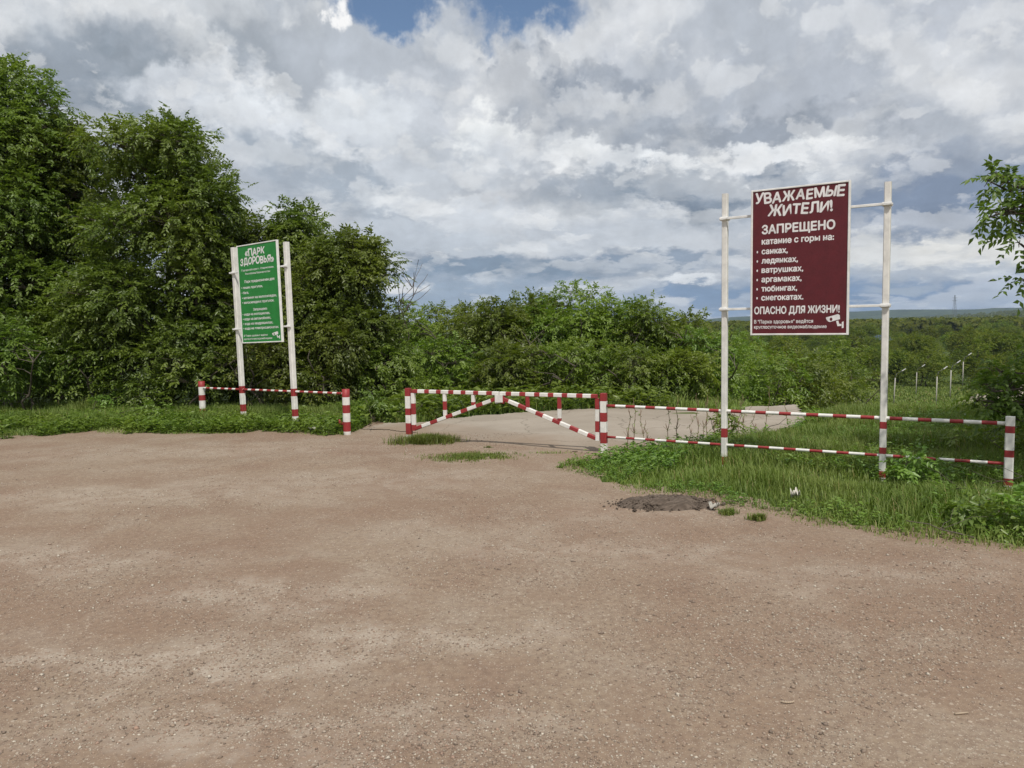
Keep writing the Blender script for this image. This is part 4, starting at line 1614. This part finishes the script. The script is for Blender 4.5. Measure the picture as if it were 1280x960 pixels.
for j, ((px, Y, ty, w, nl, lr), lab) in enumerate(zip(bush, names)):
    f = foot(px, Y)
    h = hgt(px, ty, Y)
    L_ = dome(rg, nl, w * 1.15, h, .35, lr, d=w)
    L_ += [(rg.normal(0, w * .12), 0, h - lr * .45, lr * .5, lr * .5, lr * .55), (rg.normal(0, w * .25), 0, h - lr * .7, lr * .55, lr * .5, lr * .55)]
    make_tree('bush', lab, 'bush', f, L_, .080, 430, 300 + j, LEAF_MID, 'thicket behind the gate', 3, .035)

# bushes on the brow and slope at right of the maroon board's post
slope = [(925, 24, 428, 2.4), (960, 22, 430, 2.5), (1005, 23, 445, 2.4), (1040, 27, 452, 2.6), (985, 34, 424, 3.2), (1050, 40, 428, 3.6), (905, 33, 416, 3.0),
         (935, 46, 415, 4.0)]
lab2 = ['bright bush right behind the left board post', 'bush under the left corner of the maroon panel', 'bush below the middle of the maroon panel', 'bush under the right corner of the maroon panel',
        'larger bush behind the first row under the panel', 'yellow green bush behind the panel corner', 'bush top just right of the left board post', 'tall bush far down the slope under the panel']
for j, ((px, Y, ty, w), lab) in enumerate(zip(slope, lab2)):
    f = foot(px, Y)
    h = max(1.2, hgt(px, ty, Y))
    make_tree('bush', lab, 'bush', f, dome(rg, 20, w, h, .25, w * .22, d=w), .075 + Y * .0022, 90, 330 + j, LEAF_MID, 'bushes on the slope', 3, .04, twigs=False, k=7)

# the tree at the right whose boughs reach into the picture
TY = 8.6
tf = Vector((7.6, 8.8, 0))


def rel(px, py, Y):
    p = far(px, py, Y) - tf
    return (p.x, p.y, p.z)


near_lobes = []
for (px, py, Y, r) in [(1236, 226, 8.3, .075), (1246, 222, 8.3, .09), (1258, 228, 8.3, .10), (1268, 234, 8.3, .11), (1280, 236, 8.35, .10), (1300, 234, 8.4, .12),
                       (1236, 272, 8.2, .07), (1246, 268, 8.2, .09), (1258, 264, 8.25, .10), (1268, 258, 8.3, .10), (1280, 260, 8.3, .10), (1300, 266, 8.4, .12), (1270, 276, 8.2, .08), (1274, 304, 8.3, .07), (1282, 300, 8.3, .10),
                       (1440, 260, 9.0, .6), (1450, 200, 9.2, .7), (1510, 320, 9.4, .8), (1440, 390, 9.2, .5),
                       (1284, 352, 8.3, .09), (1283, 378, 8.3, .08), (1480, 60, 9.6, .8), (1560, 150, 9.8, .9)]:
    near_lobes.append((*rel(px, py, Y), r, r, r * .8))
for (px, py, Y, r) in [(1222, 500, 8.6, .10), (1250, 508, 8.7, .15), (1276, 500, 8.7, .22), (1268, 486, 8.75, .18), (1232, 508, 8.6, .09), (1242, 490, 8.6, .12), (1262, 502, 8.6, .12), (1268, 474, 8.7, .17), (1250, 464, 8.8, .13), (1226, 480, 8.9, .10), (1300, 470, 8.9, .3), (1310, 510, 8.8, .3),
                       (1360, 480, 9.1, .5), (1350, 430, 9.0, .35), (1420, 500, 9.4, .6), (1345, 555, 9.4, .35), (1400, 570, 9.8, .5), (1292, 440, 8.9, .13)]:
    near_lobes.append((*rel(px, py, Y), r, r, r * .7))
for (x, y, z, r) in [(5.0, 6.4, 3.6, .45), (5.6, 6.9, 3.3, .5), (5.9, 6.2, 4.1, .55), (6.4, 7.4, 3.6, .6), (5.3, 5.6, 4.3, .5), (6.6, 6.6, 4.6, .7), (7.2, 7.8, 4.4, .8), (7.0, 7.2, 3.2, .6), (6.2, 5.6, 3.6, .5),
                    (7.6, 8.6, 5.4, .9), (8.4, 9.2, 4.4, .9), (8.2, 8.2, 3.2, .8), (7.9, 9.6, 2.4, .7), (8.6, 8.8, 2.0, .7)]:
    near_lobes.append((x - tf.x, y - tf.y, z, r, r, r * .8))
make_tree('maple_tree', 'overhanging maple bough tree beyond the last fence post', 'tree', tf, near_lobes, .085, 420, 403, LEAF, None, 1, .08, droop=.4)

# dry bare tops showing over the maple row and at its end
DEADBARK = paint('dead_bark', (.14, .115, .095), .9, amount=.2)


def dead_tree(loc, h, seed, label, spread=.5, n=7):
    rng = np.random.default_rng(seed)
    root = empty('bare_sapling', loc, 0, label, 'bare tree')
    paths = []
    for s_ in range(n):
        b0 = np.array([rng.normal(0, .08), rng.normal(0, .08), -.1])
        t1 = np.array([rng.normal(0, spread), rng.normal(0, spread * .6), h * rng.uniform(.75, 1.0)])
        pts, rad = limb(b0, t1, .022, .006, rng, 7, .03)
        paths.append((pts, rad))
        for q_ in range(9):
            i0 = rng.integers(3, 7)
            d_ = np.array([rng.normal(0, .3), rng.normal(0, .3), rng.uniform(.15, .6)])
            paths.append(limb(pts[i0 - 1], pts[i0 - 1] + d_, .008, .004, rng, 4, .05))
    V, F = tube_mesh(paths, 4)
    link('trunk', np_mesh('trunk', V, F, smooth=True), DEADBARK, root)
    return root


f = foot(332, 18.8); dead_tree(f, hgt(332, 234, 18.8), 1, 'dry bare sapling sticking out above the green board', .42)
f = foot(486, 17.4); dead_tree(f, hgt(486, 316, 17.4), 2, 'dry bare twigs at the end of the maple row', .35, 5)
f = foot(1075, 44); dead_tree(f, hgt(1075, 448, 44), 3, 'grey leafless bush on the slope left of the lamps', 1.2, 10)
f = foot(668, 17.9); dead_tree(f, hgt(668, 420, 17.9), 4, 'thin grey bare stem standing in the thicket', .2, 2)

# valley trees: three prototypes, copied
vrg = np.random.default_rng(21)
protos = []
for j in range(4):
    w, h = (5.5, 6.5) if j < 3 else (4.5, 4.0)
    protos.append(make_tree('valley_tree', 'rounded green tree in the wooded valley beyond the slope', 'tree', (0, 0, 0), dome(vrg, 24, w, h, .8, 1.05), .34, 34, 500 + j, LEAF_FAR, 'valley trees', 2, .12, twigs=False, k=5, inner=.2))
spots = []
while len(spots) < 250:
    a_ = vrg.uniform(math.radians(8), math.radians(40))
    r_ = 112 + 330 * vrg.random() ** 1.35
    x, y = r_ * math.sin(a_), r_ * math.cos(a_)
    if x / y > .43 and r_ < 138:
        continue
    # keep the road open
    if in_poly([(30, 60), (47, 90), (60, 103), (78, 122), (100, 150), (150, 150), (70, 60)], np.array([x]), np.array([y]))[0]:
        continue
    if any((x - p[0]) ** 2 + (y - p[1]) ** 2 < 2.6 ** 2 for p in spots):
        continue
    spots.append((x, y))
for j in range(46):     # belt at the far edge of the lamp meadow and left of it
    a_ = vrg.uniform(math.radians(13), math.radians(25.2))
    r_ = vrg.uniform(70, 118)
    x, y = r_ * math.sin(a_), r_ * math.cos(a_)
    if x / y > .42:
        continue
    spots.append((x, y))
for j, (x, y) in enumerate(spots):
    o = protos[j] if j < 4 else copy_tree(protos[vrg.integers(0, 4)])
    o.location = (x, y, float(zt(x, y)) - .1)
    s_ = vrg.uniform(.55, 1.25) * (.85 if y < 125 else 1.1)
    o.scale = (s_ * vrg.uniform(.9, 1.2), s_ * vrg.uniform(.9, 1.2), s_)
    o.rotation_euler = (0, 0, vrg.uniform(0, 6.28))

# far wood, one mass
n = 5200
a_ = RNG.uniform(math.radians(-4), math.radians(42), n)
r_ = 430 + 2300 * RNG.random(n) ** 1.6
wx, wy = r_ * np.sin(a_), r_ * np.cos(a_)
wz = zt(wx, wy)
k = 34
cz = RNG.uniform(4.5, 8.5, n)
d_ = nrm(RNG.normal(0, 1, (n, k, 3)) + np.array([0, 0, .3]))
rad = np.stack([cz * .55, cz * .55, cz * .5], 1)
Pc = np.stack([wx, wy, wz + cz * .55], 1)[:, None] + d_ * rad[:, None]
Bq = Pc.reshape(-1, 3)
Dq = nrm(np.cross(d_.reshape(-1, 3), RNG.normal(0, 1, (n * k, 3)))) 
Lq = np.repeat(cz * .42, k) * RNG.uniform(.6, 1.3, n * k)
V, F, T = leafquads(Bq - Dq * Lq[:, None] * .5, Dq, d_.reshape(-1, 3), Lq, Lq * .7, RNG, np.clip(np.repeat(RNG.random(n), k) * .7 + RNG.random(n * k) * .3, 0, 1))
tag(link('far_wood', np_mesh('far_wood', V, F, {'tint': T}), LEAF_FAR), 'distant wood covering the far side of the valley', 'wood', kind='stuff')

# two dark poplars on the skyline
for j, (px, dx) in enumerate(((868, 0), (874, 0))):
    Y = 330
    p = far(px, 408, Y)
    gz = float(zt(p.x, Y))
    h = far(px, 395.5 + j * -.8, Y).z - gz
    L_ = [(0, 0, h * q_, .75 * (1.15 - q_ * .7), .75 * (1.15 - q_ * .7), h * .09) for q_ in np.linspace(.2, .95, 9)]
    make_tree('poplar_tree', ('narrow dark poplar on the skyline, the shorter of the pair' if j == 0 else 'narrow dark poplar on the skyline, the taller of the pair'), 'tree', (p.x, Y, gz), L_, .4, 60, 600 + j, LEAF, 'poplar pair', 1, .25, twigs=False, k=5)

# ------------------------------------------------------------------ lamp posts by the lower road
HEADM = paint('lamp_head_paint', (.45, .45, .44), .4, amount=.05)
ARM = paint('dark_arm', (.10, .10, .10), .5, amount=.1)
root = empty('street_lamp', (0, 0, 0), 0, 'pale street lamp', 'street lamp', 'street lamps beside the lower road')
mb = MB(); mb.bar((0, 0, -.3), (0, 0, 4.3), .16, sides=8); mb.build('post', POLE, root)
mb = MB(); mb.bar((0, 0, 4.3), (.25, 0, 5.0), .06, sides=6); mb.bar((.25, 0, 5.0), (1.2, 0, 5.42), .06, sides=6); mb.build('arm', ARM, root)
mb = MB(); mb.bar((1.1, 0, 5.38), (1.75, 0, 5.74), .16, sides=4, size2=.09); mb.build('lamp_head', HEADM, root)
lamps = [(1117, 507, 1.0, 'lamp post leaning beside the right board post'), (1145, 494, .85, 'shorter lamp post second from the board post'), (1170, 508, 1.05, 'tallest looking lamp post in the middle of the lamp row'),
         (1187.5, 498, 1.05, 'lamp post just left of the road start'), (1203, 484, .95, 'lamp post half hidden at the road edge'), (1217, 468, .75, 'far lamp post above the dark bough'), (1225, 466, .75, 'farther lamp post touching the bough leaves'),
         (1255, 460, .7, 'last lamp post visible among the trees')]
for j, (px, py, s_, lab) in enumerate(lamps):
    d = ray(px, py)
    best = None
    for Y in np.linspace(60, 330, 1600):
        p = far(px, py, Y)
        e = abs(p.z - float(zt(p.x, p.y)))
        if best is None or e < best[0]:
            best = (e, p)
    o = root if j == 0 else copy_tree(root)
    p = best[1]
    o.location = (p.x, p.y, float(zt(p.x, p.y)))
    o.rotation_euler = (0, math.radians(2.5 if j == 0 else .8), math.radians(12 + j * 2))
    sc = .80 * s_ * max(1.0, p.y / 100)
    o.scale = (sc, sc, sc)
    o['label'] = lab

# ------------------------------------------------------------------ far houses and mast
ROOFB = paint('blue_roof', (.06, .10, .22), .5, amount=.1)
WALLP = paint('pale_wall', (.6, .58, .54), .8, amount=.1)
GLASSD = paint('dark_pane', (.03, .035, .04), .15, amount=.0)
for j, (px, py, Y, w, lab, rm) in enumerate([(1097, 425, 300, 9, 'far house with a blue roof right of the maroon panel', ROOFB), (1076, 427, 310, 6, 'small far white walled house under the panel corner', FRAMEW), (936, 425, 320, 7, 'far pale roofed house beside the panel edge', FRAMEW)]):
    p = far(px, py, Y)
    hs = empty('house', (p.x, p.y, p.z - 3.2), .35, lab, 'house')
    mb = MB(); mb.box((-w / 2, -3, -4), (w / 2, 3, 3.0)); mb.build('wall', WALLP, hs)
    mb = MB()
    vs = [mb.bm.verts.new(c_) for c_ in ((-w / 2 - .4, -3.5, 2.9), (w / 2 + .4, -3.5, 2.9), (w / 2 + .4, 3.5, 2.9), (-w / 2 - .4, 3.5, 2.9), (-w / 2 - .4, 0, 5.2), (w / 2 + .4, 0, 5.2))]
    for f in ((0, 1, 5, 4), (2, 3, 4, 5), (0, 4, 3), (1, 2, 5), (0, 3, 2, 1)):
        mb.bm.faces.new([vs[q_] for q_ in f])
    mb.build('roof', rm, hs)
    for xx in (-w * .25, w * .2):
        mb = MB(); mb.box((xx - .6, -3.06, .8), (xx + .6, -3.005, 2.2)); mb.build('window', GLASSD, hs)
Y = 1900
p = far(1193, 392, Y)
mast = empty('lattice_mast', (p.x, p.y, p.z - 8), 0, 'thin lattice mast on the wooded skyline', 'mast')
Hm = 8 + far(1193, 369, Y).z - p.z
mb = MB()
for sx, sy in ((1, 1), (1, -1), (-1, 1), (-1, -1)):
    mb.bar((sx * 4, sy * 4, 0), (sx * .6, sy * .6, Hm), .45)
for q_ in range(8):
    z0_, z1_ = Hm * q_ / 8, Hm * (q_ + 1) / 8
    a0, a1 = 4 - 3.4 * q_ / 8, 4 - 3.4 * (q_ + 1) / 8
    mb.bar((-a0, -a0, z0_), (a1, -a1, z1_), .25)
    mb.bar((a0, -a0, z0_), (-a1, -a1, z1_), .25)
mb.build('tower', ARM, mast)
mb = MB()
for z in (.75, .88):
    mb.bar((-6, 0, Hm * z), (6, 0, Hm * z), .6)
mb.build('cross_arm', ARM, mast)

# ------------------------------------------------------------------ dry stalks through the fence
st = empty('weed_stalk', (0, 0, 0), 0, 'thin dry reddish weed stalk standing at the striped fence', 'weed stalk', 'dry stalks at the fence')
rng = np.random.default_rng(31)
pts, rad = limb((0, 0, -.02), (.03, .02, .62), .006, .003, rng, 6, .0)
paths = [(pts, rad)]
for q_ in range(8):
    b_ = pts[rng.integers(2, 6)]
    paths.append(limb(b_, b_ + np.array([rng.normal(0, .022), rng.normal(0, .022), rng.uniform(.05, .13)]), .003, .002, rng, 3, 0))
V, F = tube_mesh(paths, 4)
link('stem', np_mesh('stem', V, F, smooth=True), DRY, st)
B_ = np.repeat(pts[1:5], 4, 0)
D_ = rng.normal(0, 1, (16, 3)) + np.array([0, 0, .6])
V, F, T = leafquads(B_, D_, np.tile([[0, 0, 1.]], (16, 1)) + rng.normal(0, .2, (16, 3)), rng.uniform(.03, .07, 16), rng.uniform(.008, .014, 16), rng)
link('leaves', np_mesh('leaves', V, F, {'tint': T}), WEED, st)
first = True
for (px, py) in [(783, 569), (792, 566), (806, 563), (812, 561), (835, 558), (846, 560), (861, 556), (872, 554), (878, 556), (884, 552), (892, 554), (898, 551), (915, 551), (922, 550), (931, 547), (943, 546), (956, 541), (985, 532)]:
    o = st if first else copy_tree(st)
    first = False
    p = at(px, py)
    o.location = (p.x, p.y, 0)
    s_ = random.uniform(.55, 1.05)
    o.scale = (1, 1, s_)
    o.rotation_euler = (random.uniform(-.08, .08), random.uniform(-.08, .08), random.uniform(0, 6))

# ------------------------------------------------------------------ litter
PAPER = paint('paper', (.66, .62, .55), .8, amount=.1)
TWIG = paint('pale_twig', (.42, .33, .24), .8, amount=.2)


def crumple(name, loc, w, h, seed, label, cat, mat=PAPER):
    rng = np.random.default_rng(seed)
    n = 7
    u = np.linspace(-.5, .5, n)
    U, Vv = np.meshgrid(u, u)
    z = rng.uniform(0, h, (n, n)) + np.abs(U) * h * .6
    P = np.stack([U * w + rng.normal(0, w * .03, (n, n)), Vv * w * .7 + rng.normal(0, w * .03, (n, n)), z], -1).reshape(-1, 3)
    idx = np.arange(n * n).reshape(n, n)
    q = np.stack([idx[:-1, :-1], idx[:-1, 1:], idx[1:, 1:], idx[1:, :-1]], -1).reshape(-1, 4)
    o = link(name, np_mesh(name, P, q), mat)
    md = o.modifiers.new('thick', 'SOLIDIFY')
    md.thickness = .002
    o.location = loc
    o.rotation_euler = (0, 0, rng.uniform(0, 6))
    return tag(o, label, cat)


p = at(994, 628); crumple('paper_scrap', (p.x, p.y, .03), .10, .09, 1, 'crumpled pale paper scrap in the verge grass under the maroon board', 'litter')
p = at(347, 530); crumple('paper_scrap', (p.x, p.y, .10), .12, .06, 2, 'white litter scrap in the grass between the green board posts', 'litter')
p = at(392, 541); crumple('paper_scrap', (p.x, p.y, .05), .16, .05, 3, 'white litter scrap at the lot edge right of the green board', 'litter')
p = at(892, 637); crumple('stone', (p.x, p.y, .0), .09, .06, 4, 'pale stone beside the dark soil heap', 'stone', POLE)
mb = MB()
c = at(984, 880)
prev = None
for q_ in range(9):
    a_ = math.radians(200 + q_ * 19)
    cur = Vector((math.cos(a_) * .030, math.sin(a_) * .014 + 0, .008))
    if prev is not None:
        mb.bar(prev, cur, .008, sides=6)
    prev = cur
o = mb.build('bark_curl', TWIG)
o.location = (c.x, c.y, float(lot_z(c.x, c.y)))
tag(o, 'small curled strip of pale bark on the gravel', 'bark strip')
mb = MB(); mb.bar((-.03, 0, .008), (.035, .012, .006), .008, sides=6)
o = mb.build('twig', TWIG)
c = at(1202, 896)
o.location = (c.x, c.y, float(lot_z(c.x, c.y)))
tag(o, 'short pale twig lying alone on the gravel near the corner', 'twig')

# ------------------------------------------------------------------ air
HZ = 5600
mb = MB()
mb.box((-HZ, -HZ, -75), (HZ, HZ, 75))
hm = bpy.data.materials.new('haze_air')
hm.use_nodes = True
ht = NT(hm.node_tree)
ht.n.clear()
ho = ht.node('ShaderNodeOutputMaterial')
pv = ht.node('ShaderNodeVolumePrincipled')
pv.inputs['Color'].default_value = (.62, .78, 1.0, 1)
pv.inputs['Density'].default_value = .00011
pv.inputs['Anisotropy'].default_value = .2
ht.l.new(pv.outputs[0], ho.inputs['Volume'])
hz_o = mb.build('haze', hm)
tag(hz_o, 'thin summer air over the valley', 'haze', kind='stuff')
